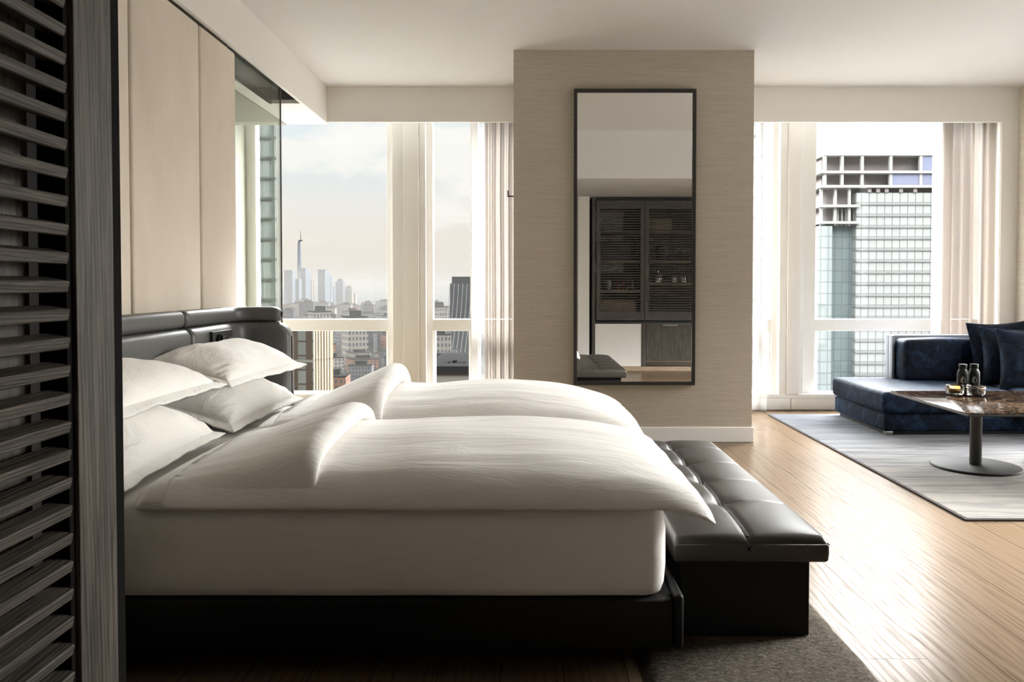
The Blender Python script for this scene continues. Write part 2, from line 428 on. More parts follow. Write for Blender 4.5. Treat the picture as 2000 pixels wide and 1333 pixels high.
window('window_1', [(-2.68,-2.585), (-1.325,-1.25), (-.955,-.885), (-.525,-.45), (-.12,-.085)], [(-1.262,-.945)], [(-2.585,-1.325), (-.885,-.525), (-.45,-.12)], -2.68, -.085)
window('window_2', [(1.735,1.77), (2.255,2.275), (2.385,2.44), (2.655,2.80), (4.03,4.10), (4.40,4.44)], [(2.43,2.665)], [(1.77,2.255), (2.275,2.385), (2.80,4.03), (4.10,4.40)], 1.735, WR)
# outside wall below and around the glazing
struct('wall_outside_facade', box(-2.9, 4.7, 7.84, 7.95, -.12, .10), M['frame_white'])

# ------------------------------------------------------------------ curtains
def curtain(name, x0, x1, amp, wl, m, label, seed, y=7.40):
    rnd = random.Random(seed); n = int((x1-x0)*260); z0, z1 = .02, ZC-.01
    ph = [rnd.uniform(0, 6.28) for _ in range(4)]
    rows = []
    for k in range(25):
        z = z0+(z1-z0)*k/24; r = []
        for i in range(n+1):
            x = x0+(x1-x0)*i/n
            a = amp*(.85+.3*noise.noise(Vector((x*6, z*.4, seed))))
            yy = y+a*math.sin(2*PI*x/wl+ph[0]+.5*math.sin(x*9+ph[1])+.25*noise.noise(Vector((x*2, z*.9, seed+5))))+.35*a*math.sin(2*PI*x/wl*2.3+ph[2])
            r.append((x+.004*noise.noise(Vector((x*9, z*1.2, seed+9))), yy, z))
        rows.append(r)
    bm = bmesh.new(); grid_mesh(bm, rows)
    root = thing(name, label, 'curtain', ((x0+x1)/2, y, 0))
    o = link('cloth', bm, m, root, smooth=True)
    link('curtain_track', box(x0, x1, y-.012, y+.012, ZC-.012, ZC), M['frame_white'], root)
    return root
curtain('sheer_curtain', -.50, -.345, .010, .14, M['sheer'], 'narrow white sheer curtain in the left window, next to the mullion pane', 3, 7.46)
curtain('linen_curtain', -.37, -.10, .045, .085, M['linen_curtain'], 'gathered oatmeal linen curtain against the left side of the pillar', 4, 7.40)
curtain('sheer_curtain', 1.76, 2.27, .02, .16, M['sheer'], 'white sheer curtain hanging against the right side of the pillar', 5, 7.46)
curtain('sheer_curtain', 3.80, 3.93, .010, .16, M['sheer'], 'narrow white sheer curtain edge in front of the hazy office tower', 6, 7.46)
curtain('linen_curtain', 3.89, 4.35, .055, .105, M['linen_curtain'], 'gathered oatmeal linen curtain behind the sofa cushions', 7, 7.42)
bm = bmesh.new(); bx(bm, -.135, -.085, 6.30, 6.312, 1.895, 1.905); bx(bm, -.137, -.127, 6.30, 6.312, 1.895, 1.945)
tag(link('curtain_hook', bm, M['black_metal']), 'small black L-shaped hook on the left edge of the pillar', 'hook')

# ------------------------------------------------------------------ mirror on the pillar
mr = thing('wall_mirror', 'tall black-framed mirror hanging on the beige pillar', 'mirror', (.83, YP, .44))
x0, x1, z0, z1, fw = .371, 1.290, .440, 2.675, .024
bm = bmesh.new()
bx(bm, x0, x0+fw, YP-.045, YP, z0, z1); bx(bm, x1-fw, x1, YP-.045, YP, z0, z1); bx(bm, x0+fw, x1-fw, YP-.045, YP, z0, z0+fw); bx(bm, x0+fw, x1-fw, YP-.045, YP, z1-fw, z1)
link('frame', bm, M['black_metal'], mr)
bm = bmesh.new(); bx(bm, x0+fw-.002, x1-fw+.002, YP-.030, YP-.002, z0+fw-.002, z1-fw+.002); link('mirror_glass', bm, M['mirror'], mr)

# ------------------------------------------------------------------ louvred screen close on the left
ls = thing('louvred_screen', 'dark stained oak louvred screen standing close on the left', 'screen', (-.58, .3, 0))
XL = -.555
link('stile', box(XL-.04, XL, .987, 1.077, 0, 2.43, bev=.002), M['oak_v'], ls)
link('edge_seal', box(XL-.05, XL-.002, 1.077, 1.100, 0, 2.43), M['rubber'], ls)
link('gap_shade', box(XL-.04, XL-.006, .975, .987, 0, 2.43), M['rubber'], ls)  # solid black strip stands in for the gap's shade
bm = bmesh.new(); z = .02
while z < 2.42:
    mt = Matrix.Translation((XL-.016, .2, z+.0075)) @ Matrix.Rotation(math.radians(12), 4, 'Y') @ Matrix.Diagonal((.028, 1.55, .0145, 1))
    r = bmesh.ops.create_cube(bm, size=1, matrix=mt)
    bmesh.ops.bevel(bm, geom=list({e for v in r['verts'] for e in v.link_edges}), offset=.0015, segments=1, affect='EDGES')
    z += .0345
link('slats', bm, M['oak_y'], ls)
link('backing_panel', box(XL-.055, XL-.046, -.9, .966, 0, 2.43), M['oak_back'], ls)
link('inner_panel', box(XL-.14, XL-.13, -.9, 1.10, 0, 2.43), M['ebony'], ls)
link('stile', box(XL-.04, XL, -.70, -.575, 0, 2.43, bev=.002), M['oak_v'], ls)

# ------------------------------------------------------------------ rugs
def slab_rug(name, x0, x1, y0, y1, h, m, me_, label):
    r = thing(name, label, 'rug', ((x0+x1)/2, (y0+y1)/2, 0))
    link('pile', box(x0, x1, y0, y1, .001, h, bev=h*.35), m, r)
    if me_:
        bm = bmesh.new(); e = .008
        bx(bm, x0-e, x0, y0-e, y1+e, .0005, h*.75); bx(bm, x1, x1+e, y0-e, y1+e, .0005, h*.75); bx(bm, x0, x1, y0-e, y0, .0005, h*.75); bx(bm, x0, x1, y1, y1+e, .0005, h*.75)
        link('binding', bm, me_, r)
    return r
slab_rug('striped_rug', 2.245, 4.43, 4.02, 7.29, .015, M['rug'], M['rug_edge'], 'blue-grey to sand striped wool rug under sofa and table')
bm = bmesh.new(); rows = []
for i in range(61):
    yy = 1.4+(4.72-1.4)*i/60; r = []
    for j in range(41):
        xx = .36+(1.07-.36)*j/40
        e = min(1, min(i, 60-i)/2, min(j, 40-j)/2)
        r.append((xx+.006*noise.noise(Vector((xx*20, yy*20, 0))), yy, .002+e*(.016+.006*noise.noise(Vector((xx*25, yy*25, 2))))))
    rows.append(r)
grid_mesh(bm, rows)
tag(link('bedside_rug', bm, M['taupe'], smooth=True), 'taupe deep-pile rug under the leather bench at the bed foot', 'rug')

# ------------------------------------------------------------------ bed
bed = thing('bed', 'wide bed on a low black leather frame', 'bed', (-.55, 3.45, 0))
BY0, BY1, BXF = 2.40, 4.50, .485
link('side_rail', box(-1.60, .452, BY0, BY0+.06, .085, .240, bev=.012, seg=3), M['leather_black'], bed, smooth=True, angle=50)
link('side_rail', box(-1.60, .452, BY1-.06, BY1, .085, .246, bev=.012, seg=3), M['leather_black'], bed, smooth=True, angle=50)
link('foot_rail', box(.455, BXF, BY0-.002, BY1+.002, .085, .256, bev=.012, seg=3), M['leather_black'], bed, smooth=True, angle=50)
link('platform', box(-1.60, .455, BY0+.06, BY1-.06, .12, .235), M['leather_black'], bed)
link('plinth', box(-1.55, .33, BY0+.25, BY1-.25, 0, .12), M['oak_v'], bed)
# headboard: lower cushion row and upper roll, both turning inward at the ends
def sweep(path, prof, name, m, parent, tip=0, ER=.0281):
    """sweep a closed profile (offset, z) along a path of (x, y) points, offset towards +normal"""
    rows = []
    n = len(path)
    for i, (x, y) in enumerate(path):
        a = Vector(path[max(i-1, 0)]); b = Vector(path[min(i+1, n-1)]); d_ = (b-a).normalized(); nv = Vector((d_.y, -d_.x))
        k = 1.0; s0 = 1.0
        L = min(sum((Vector(path[j+1])-Vector(path[j])).length for j in range(i)), sum((Vector(path[j+1])-Vector(path[j])).length for j in range(i, n-1)))
        R = .028
        if L < R: k = math.sqrt(max(0, 1-(1-L/R)**2))
        zc = sum(p[1] for p in prof)/len(prof); oc = sum(p[0] for p in prof)/len(prof)
        hr = .028
        zmax = max(p[1] for p in prof); zmin = min(p[1] for p in prof); omax = max(p[0] for p in prof); omin = min(p[0] for p in prof)
        r = []
        Rt = ER; kt = math.sqrt(max(0, 1-(1-L/Rt)**2)) if L < Rt and (i > n/2) == (tip > 0) else k
        for o_, z_ in prof:
            o2 = o_-(1-k)*hr*(1 if o_ > oc else -1); z2 = z_-((1-kt)*Rt*.8 if kt < k or Rt > .03 and (i > n/2) == (tip > 0) else (1-k)*hr)*((z_-zc)/(zmax-zc) if z_ > zc else 0)-(1-k)*hr*(-1 if z_ < zc else 0)
            r.append((x+nv.x*o2, y+nv.y*o2, z2))
        rows.append(r)
    bm = bmesh.new(); vs = grid_mesh(bm, rows, close_u=True)
    bm.faces.new(vs[0]); bm.faces.new(vs[-1])
    return link(name, bm, m, parent, smooth=True, angle=60)
def rrect(o0, o1, z0, z1, r, n=6):
    pts = []
    for cx, cz, a0 in ((o1-r, z1-r, 0), (o0+r, z1-r, 90), (o0+r, z0+r, 180), (o1-r, z0+r, 270)):
        for k in range(n+1):
            a = math.radians(a0+90*k/n); pts.append((cx+r*math.cos(a), cz+r*math.sin(a)))
    return pts
def densify(pts, step=.02):
    out = []
    for a, b in zip(pts, pts[1:]):
        L = math.hypot(b[0]-a[0], b[1]-a[1]); k = max(1, int(L/step))
        for i in range(k): out.append((a[0]+(b[0]-a[0])*i/k, a[1]+(b[1]-a[1])*i/k))
    out.append(pts[-1]); 
    # fine steps at both ends
    a, b = Vector(out[0]), Vector(out[1]); h0 = [tuple(a+(b-a)*f) for f in (0, .08, .25, .5)]
    c_, d_ = Vector(out[-2]), Vector(out[-1]); h1 = [tuple(c_+(d_-c_)*f) for f in (.5, .75, .92, 1)]
    return h0+out[1:-1]+h1
HB = thing('headboard', 'dark grey leather headboard with rounded wings behind the pillows', 'headboard', (-1.7, 3.45, 0))
def wing(side, back):
    """path from the seam out to the wing tip; side +1 = window side"""
    s = side; yo = 3.45+s*1.30; R = .20; pts = [(back, 3.45+s*.485)]
    pts.append((back, yo-s*R))
    for k in range(1, 9):
        a = PI/2*k/8; pts.append((back+R-R*math.cos(a), yo-s*R+s*R*math.sin(a)))
    pts.append((-1.372, yo))
    return pts
def front(path): return path
for s in (1, -1):
    pw = densify(wing(s, -1.775))
    if s > 0: pw = pw
    else: pw = pw[::-1]
    lo = sweep(pw, rrect(0, .135, .12, .985, .05), 'lower_cushion', M['leather'], HB, tip=s, ER=.11)
    pw2 = wing(s, -1.775)[:-1]+[(-1.432, 3.45+s*1.30)]
    pw2 = densify(pw2); pw2 = pw2 if s > 0 else pw2[::-1]
    sweep(pw2, rrect(.01, .105, .985, 1.072, .035), 'top_roll', M['leather'], HB, tip=s, ER=.05)
mid = densify([(-1.775, 2.972), (-1.775, 3.928)])
sweep(mid, rrect(0, .135, .12, .985, .05), 'lower_cushion', M['leather'], HB)
sweep(mid, rrect(.01, .105, .985, 1.072, .035), 'top_roll', M['leather'], HB)
# socket plate on the headboard
pl = thing('socket_plate', 'black power socket plate on the headboard above the far pillows', 'socket', (-1.64, 4.27, .90))
bm = bmesh.new(); bx(bm, -1.645, -1.622, 4.14, 4.42, .855, .955, bev=.003); link('plate', bm, M['black_metal'], pl)
bm = bmesh.new()
lathe(bm, [(0,0),(.034,0),(.034,.010),(.028,.010),(.028,.003),(0,.003)], seg=24); bmesh.ops.rotate(bm, verts=bm.verts, matrix=Matrix.Rotation(PI/2, 3, 'Y'), cent=(0,0,0)); bmesh.ops.translate(bm, verts=bm.verts, vec=(-1.622, 4.215, .905))
link('socket', bm, M['rubber'], pl, smooth=True, angle=40)
bm = bmesh.new()
lathe(bm, [(0,0),(.013,0),(.011,.018),(0,.018)], seg=18); bmesh.ops.rotate(bm, verts=bm.verts, matrix=Matrix.Rotation(PI/2, 3, 'Y'), cent=(0,0,0)); bmesh.ops.translate(bm, verts=bm.verts, vec=(-1.622, 4.36, .905))
link('knob', bm, M['grey_metal'], pl, smooth=True, angle=40)
bm = bmesh.new()
for k in range(3): bx(bm, -1.622, -1.620, 4.27, 4.31, .885+.016*k, .893+.016*k)
link('button', bm, M['grey_metal'], pl)

# mattress with fitted sheet
MT = .528
bm = bmesh.new(); rows = []
def ssq(v, p): return math.copysign(abs(v)**p, v)
mx0, mx1, my0, my1, mz0 = -1.60, .440, 2.408, 4.48, .236
loops = []
def ring(inset, z, bulge=0):
    pts = []; R = .07
    xa, xb, ya, yb = mx0+inset, mx1-inset, my0+inset, my1-inset
    segs = [((xb, ya+R), (xb, yb-R)), ((xb-R, yb), (xa+R, yb)), ((xa, yb-R), (xa, ya+R)), ((xa+R, ya), (xb-R, ya))]
    cs = [(xb-R, yb-R, 0), (xa+R, yb-R, 90), (xa+R, ya+R, 180), (xb-R, ya+R, 270)]
    for (a, b), (cx, cy_, a0) in zip(segs, cs):
        for k in range(24): pts.append((a[0]+(b[0]-a[0])*k/24, a[1]+(b[1]-a[1])*k/24))
        for k in range(6): 
            an = math.radians(a0+90*k/6); pts.append((cx+R*math.cos(an), cy_+R*math.sin(an)))
    out = []
    for x, y in pts:
        nz = noise.noise(Vector((x*3, y*3, z*6)))
        out.append((x+bulge*nz*.6, y+bulge*nz, z+.3*bulge*nz))
    return out
for ins, z, bl in ((.045, mz0, 0), (.012, mz0+.012, .002), (.004, mz0+.04, .004), (0, mz0+.10, .006), (0, mz0+.16, .006), (0, mz0+.21, .005), (.006, MT-.05, .004), (.016, MT-.028, .004), (.034, MT-.011, .003), (.06, MT-.003, .002), (.10, MT, .002)):
    loops.append(ring(ins, z, bl))
vs = grid_mesh(bm, loops, close_u=True); bm.faces.new(vs[-1]); bm.faces.new(vs[0])
tag(link('mattress', bm, M['sheet'], smooth=True), 'thick mattress in a white fitted sheet on the black bed frame', 'mattress')

# duvets: one closed surface each, head end folded back on itself
def duvet(label, yc, wid, xfold, xfree, xfoot, T1, T2, seed, near_droop=0, skew=0, foot_skew=0):
    NY = 96; rows = []; r1 = random.Random(seed)
    zb = MT+.008
    def puffx(x):
        a = (xfoot-x)/.62; a = max(0, min(1, a)); return math.sin(a*PI/2)**.80
    for j in range(NY+1):
        v = -1+2*j/NY; v = math.sin(v*PI/2) if abs(v) > 0 else 0
        y = yc+wid/2*v
        e = (1-abs(v)**2.4)**.52 if abs(v) < 1 else 0
        e2 = (1-abs(v)**3.4)**.5 if abs(v) < 1 else 0
        s = (v+1)/2
        xf = xfoot+foot_skew*(s-.5); xh = xfold+skew*s; xr = xfree+.015*math.sin(v*3+seed)
        def wob(x, k, amp=.007):
            a = noise.noise(Vector((x*1.1+k, y*6.0, seed)))*amp*1.2
            a += noise.noise(Vector((x*2.4-y*5+k, y*13, seed+3)))*amp*.55
            a += noise.noise(Vector((x*3.2+k, y*2.6, seed+7)))*amp*1.3
            return a
        def ztop1(x):
            p = math.sin(max(0, min(1, (xf-x)/.60))*PI/2)**.68
            p *= .30+.70*math.sin(max(0, min(1, (x-xh)/.75))*PI/2)
            sag = 1-.10*math.exp(-((x-xr-.12)/.14)**2)
            return zbot(x)+.010+.022*(1-abs(v)**14)*min(1, (xf-x)/.03)**.5*(1 if xf > x else 0)+T1*p*e*sag+wob(x, 0)*min(1, e*2)
        def zbot(x):
            d_ = max(0, x-.40)/.17
            over = .030*d_*d_*(1+.3*abs(v)**3)
            side = near_droop*max(0, (abs(v)-.86)/.14)**1.6
            return zb-over-side
        prof = []
        # bottom from foot to fold
        for k in range(44):
            x = xf+(xh-xf)*k/43; prof.append((x, y, zbot(x)))
        z0_ = zbot(xh)
        ht = (T1*.30+T2*.35)*max(e2, .0)*.8+.022
        for k in range(1, 8):                               # fold at the head
            a = PI*k/8; prof.append((xh-.035*math.sin(a)*(.35+.65*e2), y, z0_+ht*(1-math.cos(a))/2*.62))
        # flap top from fold to free edge
        N2 = 30; rad = .030+.030*e2; cre = xr-rad-xh-.05
        def ztop2(x):
            q = max(0, min(1, (x-xh)/(xr-xh)))
            base = ztop1(x)*q+(z0_+.0)*(1-q)
            return base+T2*e2*(.25+.75*math.sin(min(1, q)*PI*.56)**.9)+.016+wob(x, 11, .008)*min(1, e*2)
        for k in range(N2+1):
            q = k/N2; q = q**1.25; x = xh+(xr-rad-xh)*q; prof.append((x, y, max(ztop2(x), z0_+ht*.62)))
        zt = prof[-1][2]; zl = ztop1(xr-.01)+.003
        for k in range(1, 10):                              # rounded free edge
            a = PI*k/10; prof.append((xr-rad+rad*math.sin(a), y, zl+(zt-zl)*(1+math.cos(a))/2))
        for k in range(10):                                 # flap underside back into the crease
            x = xr-rad-cre*k/9; prof.append((x, y, ztop1(x)+.003*(1-k/9)))
        for k in range(60):
            x = xh+.05+(xf-xh-.05)*((k+1)/60); x_ = x
            prof.append((x_, y, ztop1(x)-.001 if k < 59 else zbot(x)+.004))
        fl = lambda yy: yc+(yy-yc)*.962
        prof = [(x_, fl(y_) if 44+7 <= i_ < 44+7+31+9+10 else y_, z_) for i_, (x_, y_, z_) in enumerate(prof)]
        rows.append(prof)
    # near edge of the flap droops
    bm = bmesh.new(); vs = grid_mesh(bm, rows, close_u=True); bm.faces.new(vs[0][::-1]); bm.faces.new(vs[-1])
    o = link('duvet', bm, M['duvet'], smooth=True)
    return tag(o, label, 'duvet', 'white duvets lying side by side on the bed')
duvet('white duvet on the near half of the bed, fold turned back, closest to the camera', 2.945, 1.09, -1.17, -.63, .555, .104, .078, 2, near_droop=.02, foot_skew=-.05)
duvet('white duvet on the window side of the bed, fold turned back', 3.995, 1.04, -1.17, -.62, .535, .138, .100, 8, near_droop=.02, foot_skew=-.02)

# pillows
def pillow_part(L, W, H, seed, flange=.045):
    def shape(u, v, top, l, w_, h):
        x = u*w_/2*(1-.055*(1-v*v)*abs(u)); y = v*l/2*(1-.05*(1-u*u)*abs(v))
        hh = (max(0, 1-abs(u)**2.3)*max(0, 1-abs(v)**2.6))**.52
        n1 = noise.noise(Vector((x*3, y*7, seed)))*.012+noise.noise(Vector((x*16+y*6, y*5, seed+4)))*.006*(1-hh*.4)
        pin = math.exp(-((abs(u)-.8)**2+(abs(v)-.85)**2)*9)*noise.noise(Vector((u*9-v*9, u*2+v*2, seed)))*.022
        return (x, y, (1 if top else -.72)*(hh*h+.002)+(n1+pin)*(hh**.5)*(1 if top else .5))
    bm = bmesh.new(); N = 44; P = []
    f = lambda a: math.sin(a*PI/2)
    for top in (True, False):
        P.append([[bm.verts.new(shape(f(-1+2*i/N), f(-1+2*j/N), top, L-2*flange, W-2*flange, H/2)) for j in range(N+1)] for i in range(N+1)])
        g_ = P[-1]
        for i in range(N):
            for j in range(N): bm.faces.new([g_[i][j], g_[i+1][j], g_[i+1][j+1], g_[i][j+1]])
    bmesh.ops.remove_doubles(bm, verts=bm.verts, dist=.0045)
    # flange: a flat hem around the body
    bf = bmesh.new(); per = []
    for i in range(N): per.append((f(-1+2*i/N), -1))
    for j in range(N): per.append((1, f(-1+2*j/N)))
    for i in range(N): per.append((f(1-2*i/N), 1))
    for j in range(N): per.append((-1, f(1-2*j/N)))
    rings = []
    for k in range(6):
        q = k/5; r = []
        for (u, v) in per:
            s = shape(u, v, True, L-2*flange, W-2*flange, H/2)
            ex = 1+ (2*flange/W)*q*1.05 ; ey = 1+(2*flange/L)*q*1.05
            wv = .012*q*noise.noise(Vector((u*2.2, v*3.2, seed+2)))+.0015*q*math.sin(v*23+u*17)
            r.append((s[0]*ex, s[1]*ey, wv-.012*q))
        rings.append(r)
    top_ = [[(x, y, z+.0025) for x, y, z in r] for r in rings]; bot = [[(x, y, z-.0025) for x, y, z in r] for r in rings][::-1]
    grid_mesh(bf, top_+bot, close_u=True)
    return bm, bf
PILS = [
 ('white pillow at the bottom of the near stack beside the louvred screen', (-1.462, 2.915, .630), (0, 16, 2), .92, .44, .205, 1),
 ('white pillow on top of the near stack beside the louvred screen', (-1.465, 2.895, .828), (-1, 9, 1), .94, .45, .190, 2),
 ('white pillow at the bottom of the far stack by the window', (-1.445, 3.930, .632), (1, 15, -3), .92, .44, .20, 3),
 ('white pillow on top of the far stack by the window', (-1.450, 3.905, .818), (0, 12, -4), .95, .47, .195, 4)]
for lab, loc, (rx, ry, rz), L, W, H, sd in PILS:
    p = thing('pillow', lab, 'pillow', loc, 0, 'white pillows stacked against the headboard')
    p.rotation_euler = (math.radians(rx), math.radians(ry), math.radians(rz))
    b1, b2 = pillow_part(L, W, H, sd*3.7)
    link('cushion', b1, M['pillow'], p, smooth=True, local=True)
    link('flange', b2, M['flange'], p, smooth=True, local=True)

# ------------------------------------------------------------------ leather bench at the foot of the bed
be = thing('leather_bench', 'dark brown tufted leather bench at the foot of the bed', 'bench', (.745, 3.43, 0))
cx0, cx1, cy0, cy1 = .492, 1.003, 2.605, 4.245
link('base', box(.52, .956, 2.65, 4.20, .02, .285, bev=.004), M['leather_black'], be)
xs, tufts = .742, [2.985, 3.32, 3.655, 3.99]
NX, NYb = 60, 150; rows = []
def btop(x, y):
    u = (x-cx0)/(cx1-cx0)*2-1; v = (y-cy0)/(cy1-cy0)*2-1
    z = .366+.022*(1-abs(u)**4)*(1-abs(v)**12)
    d_ = abs(x-xs); z -= .0075*math.exp(-(d_/.012)**2)+.004*math.exp(-(d_/.05)**2)
    for ty in tufts:
        r_ = math.hypot(x-xs, y-ty); z -= .011*math.exp(-(r_/.055)**2)+.005*math.exp(-(r_/.014)**2)
        if x > xs: z -= .0045*math.exp(-((y-ty)/.006)**2)*min(1, abs(x-xs)/.05)
        z -= .003*math.exp(-((y-ty)/.05)**2)*math.exp(-abs(x-xs)/.12)
    z += .0006*noise.noise(Vector((x*5, y*5, 1)))+.0004*noise.noise(Vector((x*30, y*12, 5)))*math.exp(-d_/.08)
    return z
bm = bmesh.new()
def ease(a, n): # denser at the rims
    k = a/n; return .5-.5*math.cos(PI*k)*1.0 if False else k
X_ = [cx0+(cx1-cx0)*i/NX for i in range(NX+1)]; Y_ = [cy0+(cy1-cy0)*j/NYb for j in range(NYb+1)]
def edgef(x, y):
    ex = min(x-cx0, cx1-x); ey = min(y-cy0, cy1-y); r_ = .022; dzz = 0
    for e in (ex, ey):
        if e < r_: dzz += r_-math.sqrt(max(0, r_*r_-(r_-e)**2))
    return min(dzz, r_*1.3)
tv = [[bm.verts.new((x, y, btop(x, y)-edgef(x, y))) for y in Y_] for x in X_]
for i in range(NX):
    for j in range(NYb): bm.faces.new([tv[i][j], tv[i+1][j], tv[i+1][j+1], tv[i][j+1]])
per = [tv[i][0] for i in range(NX)]+[tv[NX][j] for j in range(NYb)]+[tv[i][NYb] for i in range(NX, 0, -1)]+[tv[0][j] for j in range(NYb, 0, -1)]
prev = per
for zz, ins in ((.335, 0), (.31, .0), (.290, .002), (.283, .008)):
    nw = []
    for v in per:
        x = min(max(v.co.x, cx0+ins), cx1-ins); y = min(max(v.co.y, cy0+ins), cy1-ins); nw.append(bm.verts.new((x, y, zz)))
    for a in range(len(per)):
        b = (a+1) % len(per); bm.faces.new([prev[a], prev[b], nw[b], nw[a]])
    prev = nw
bm.faces.new(prev)
link('cushion', bm, M['leather_brown'], be, smooth=True)
bm = bmesh.new()
tube(bm, [(xs+.0, y, btop(xs, y)+.0035) for y in [cy0+.02+(cy1-cy0-.04)*k/160 for k in range(161)]], .0022, 6)
for off in (-.0055,): tube(bm, [(xs+off, y, btop(xs, y)+.004) for y in [cy0+.02+(cy1-cy0-.04)*k/160 for k in range(161)]], .0018, 6)
for x0_, x1_, y0_, y1_ in ((cx0+.004, cx1-.004, cy0-.001, cy0-.001), (cx1+.001, cx1+.001, cy0, cy1)):
    tube(bm, [(x0_, y0_, .343), (x1_, y1_, .343)], .0018, 6)
link('seam', bm, M['leather_brown'], be, smooth=True)
for ty in tufts:
    bm = bmesh.new(); bmesh.ops.create_uvsphere(bm, u_segments=16, v_segments=8, radius=.011, matrix=Matrix.Translation((xs, ty, btop(xs, ty)+.002)) @ Matrix.Diagonal((1,1,.45,1)))
    link('tuft_button', bm, M['leather_brown'], be, smooth=True)

# ------------------------------------------------------------------ sofa
sf = thing('sofa', 'navy crushed velvet corner sofa by the right window', 'sofa', (3.6, 6.7, .0))
def soft(x0, x1, y0, y1, z0, z1, r, name, m=None, parent=sf, puff=.012, seed=0, lean=None):
    bm = bmesh.new(); bx(bm, x0, x1, y0, y1, z0, z1, bev=r, seg=5)
    bmesh.ops.subdivide_edges(bm, edges=[e for e in bm.edges if e.calc_length() > .12], cuts=6, use_grid_fill=True)
    cx_, cy2, cz = (x0+x1)/2, (y0+y1)/2, (z0+z1)/2
    for v in bm.verts:
        u = (v.co.x-cx_)/(x1-x0)*2; w_ = (v.co.y-cy2)/(y1-y0)*2; q = (v.co.z-cz)/(z1-z0)*2
        n_ = noise.noise(v.co*4+Vector((seed, 0, 0)))
        v.co.z += puff*(1-u*u)*(1-w_*w_)*q+.003*n_
        v.co.y += puff*.6*(1-u*u)*(1-q*q)*w_; v.co.x += puff*.6*(1-w_*w_)*(1-q*q)*u
    if lean:
        ax, deg, piv = lean; bmesh.ops.rotate(bm, verts=bm.verts, matrix=Matrix.Rotation(math.radians(deg), 3, ax), cent=piv)
    return link(name, bm, m or M['velvet'], parent, smooth=True, angle=60)
soft(2.80, 3.86, 6.20, 7.25, .195, .362, .035, 'seat_cushion', seed=1)
soft(3.87, 4.42, 6.02, 7.22, .195, .372, .045, 'seat_cushion', seed=5)
link('base', box(2.83, 4.42, 6.24, 7.26, .045, .195, bev=.02, seg=3), M['velvet'], sf, smooth=True, angle=60)
link('plinth', box(2.86, 4.40, 6.30, 7.20, .015, .048), M['black_metal'], sf)
link('leg', box(2.845, 2.90, 6.245, 6.30, .015, .046, bev=.003), M['grey_metal'], sf)
soft(3.285, 3.98, 6.87, 7.085, .365, .728, .045, 'back_cushion', seed=3)
link('back_shell', box(3.243, 4.42, 7.09, 7.17, .05, .755, bev=.01, seg=2), M['sofa_shell'], sf, smooth=True, angle=40)
link('back_shell', box(3.243, 3.268, 7.02, 7.09, .36, .755, bev=.008, seg=2), M['sofa_shell'], sf, smooth=True, angle=40)

# velvet scatter cushions
def scatter(label, loc, rot, s=.50, h=.17, seed=0):
    p = thing('scatter_cushion', label, 'cushion', loc, 0, 'navy velvet cushions on the sofa')
    p.rotation_euler = [math.radians(a) for a in rot]
    bm = bmesh.new(); N = 34; f = lambda a: math.sin(a*PI/2)
    for sg in (1, -1):
        g_ = []
        for i in range(N+1):
            r = []
            for j in range(N+1):
                u, v = f(-1+2*i/N), f(-1+2*j/N)
                x = u*s/2*(1-.10*(1-v*v)*abs(u)); z = v*s/2*(1-.10*(1-u*u)*abs(v))
                hh = (max(0, 1-abs(u)**2.2)*max(0, 1-abs(v)**2.2))**.6
                n_ = noise.noise(Vector((x*10, z*10, seed)))*.012+noise.noise(Vector((x*24, z*9, seed+2)))*.006
                r.append(bm.verts.new((x, sg*(hh*h/2)+n_*hh**.5, z)))
            g_.append(r)
        for i in range(N):
            for j in range(N): bm.faces.new([g_[i][j], g_[i+1][j], g_[i+1][j+1], g_[i][j+1]])
    bmesh.ops.remove_doubles(bm, verts=bm.verts, dist=.002)
    link('cover', bm, M['velvet'], p, smooth=True, local=True)
    bm = bmesh.new(); e = s/2; pts = []
    for (a, b, c_, d_) in ((-1,-1,1,-1), (1,-1,1,1), (1,1,-1,1), (-1,1,-1,-1)):
        for k in range(12):
            q = k/12; u, v = a+(c_-a)*q, b+(d_-b)*q; pts.append((u*e*(1-.10*(1-v*v)*abs(u)), 0, v*e*(1-.10*(1-u*u)*abs(v))))
    tube(bm, pts+[pts[0]], .0035, 6); link('piping', bm, M['velvet'], p, smooth=True, local=True)
scatter('navy velvet cushion farthest back, its right corner standing highest', (4.075, 6.80, .625), (-9, -3, -4), .53, .14, 1)
scatter('navy velvet cushion in the middle of the three on the sofa', (4.07, 6.62, .60), (-13, 1, -12), .50, .15, 2)
scatter('navy velvet cushion in front, nearest the marble table', (4.10, 6.42, .585), (-16, 2, -10), .52, .17, 3)

# ------------------------------------------------------------------ coffee table
tb = thing('coffee_table', 'rectangular dark marble coffee table on round black pedestals', 'table', (3.2, 5.14, .015))
ZT = .445
link('table_top', box(2.605, 3.85, 4.66, 5.66, ZT-.014, ZT, bev=.004), M['marble'], tb, smooth=True, angle=40)
link('rim', box(2.603, 3.852, 4.658, 5.662, ZT-.020, ZT-.006, bev=.003), M['black_metal'], tb)
for x in (2.935, 3.57):
    bm = bmesh.new(); cyl(bm, x, 5.16, .028, ZT-.018, .036, seg=40); link('pedestal', bm, M['black_metal'], tb, smooth=True, angle=40)
    bm = bmesh.new(); lathe(bm, [(0,.0), (.262,.0), (.268,.006), (.262,.013), (.05,.016), (0,.016)], x, 5.16, .016, seg=72); link('base', bm, M['matt_black'], tb, smooth=True, angle=30)

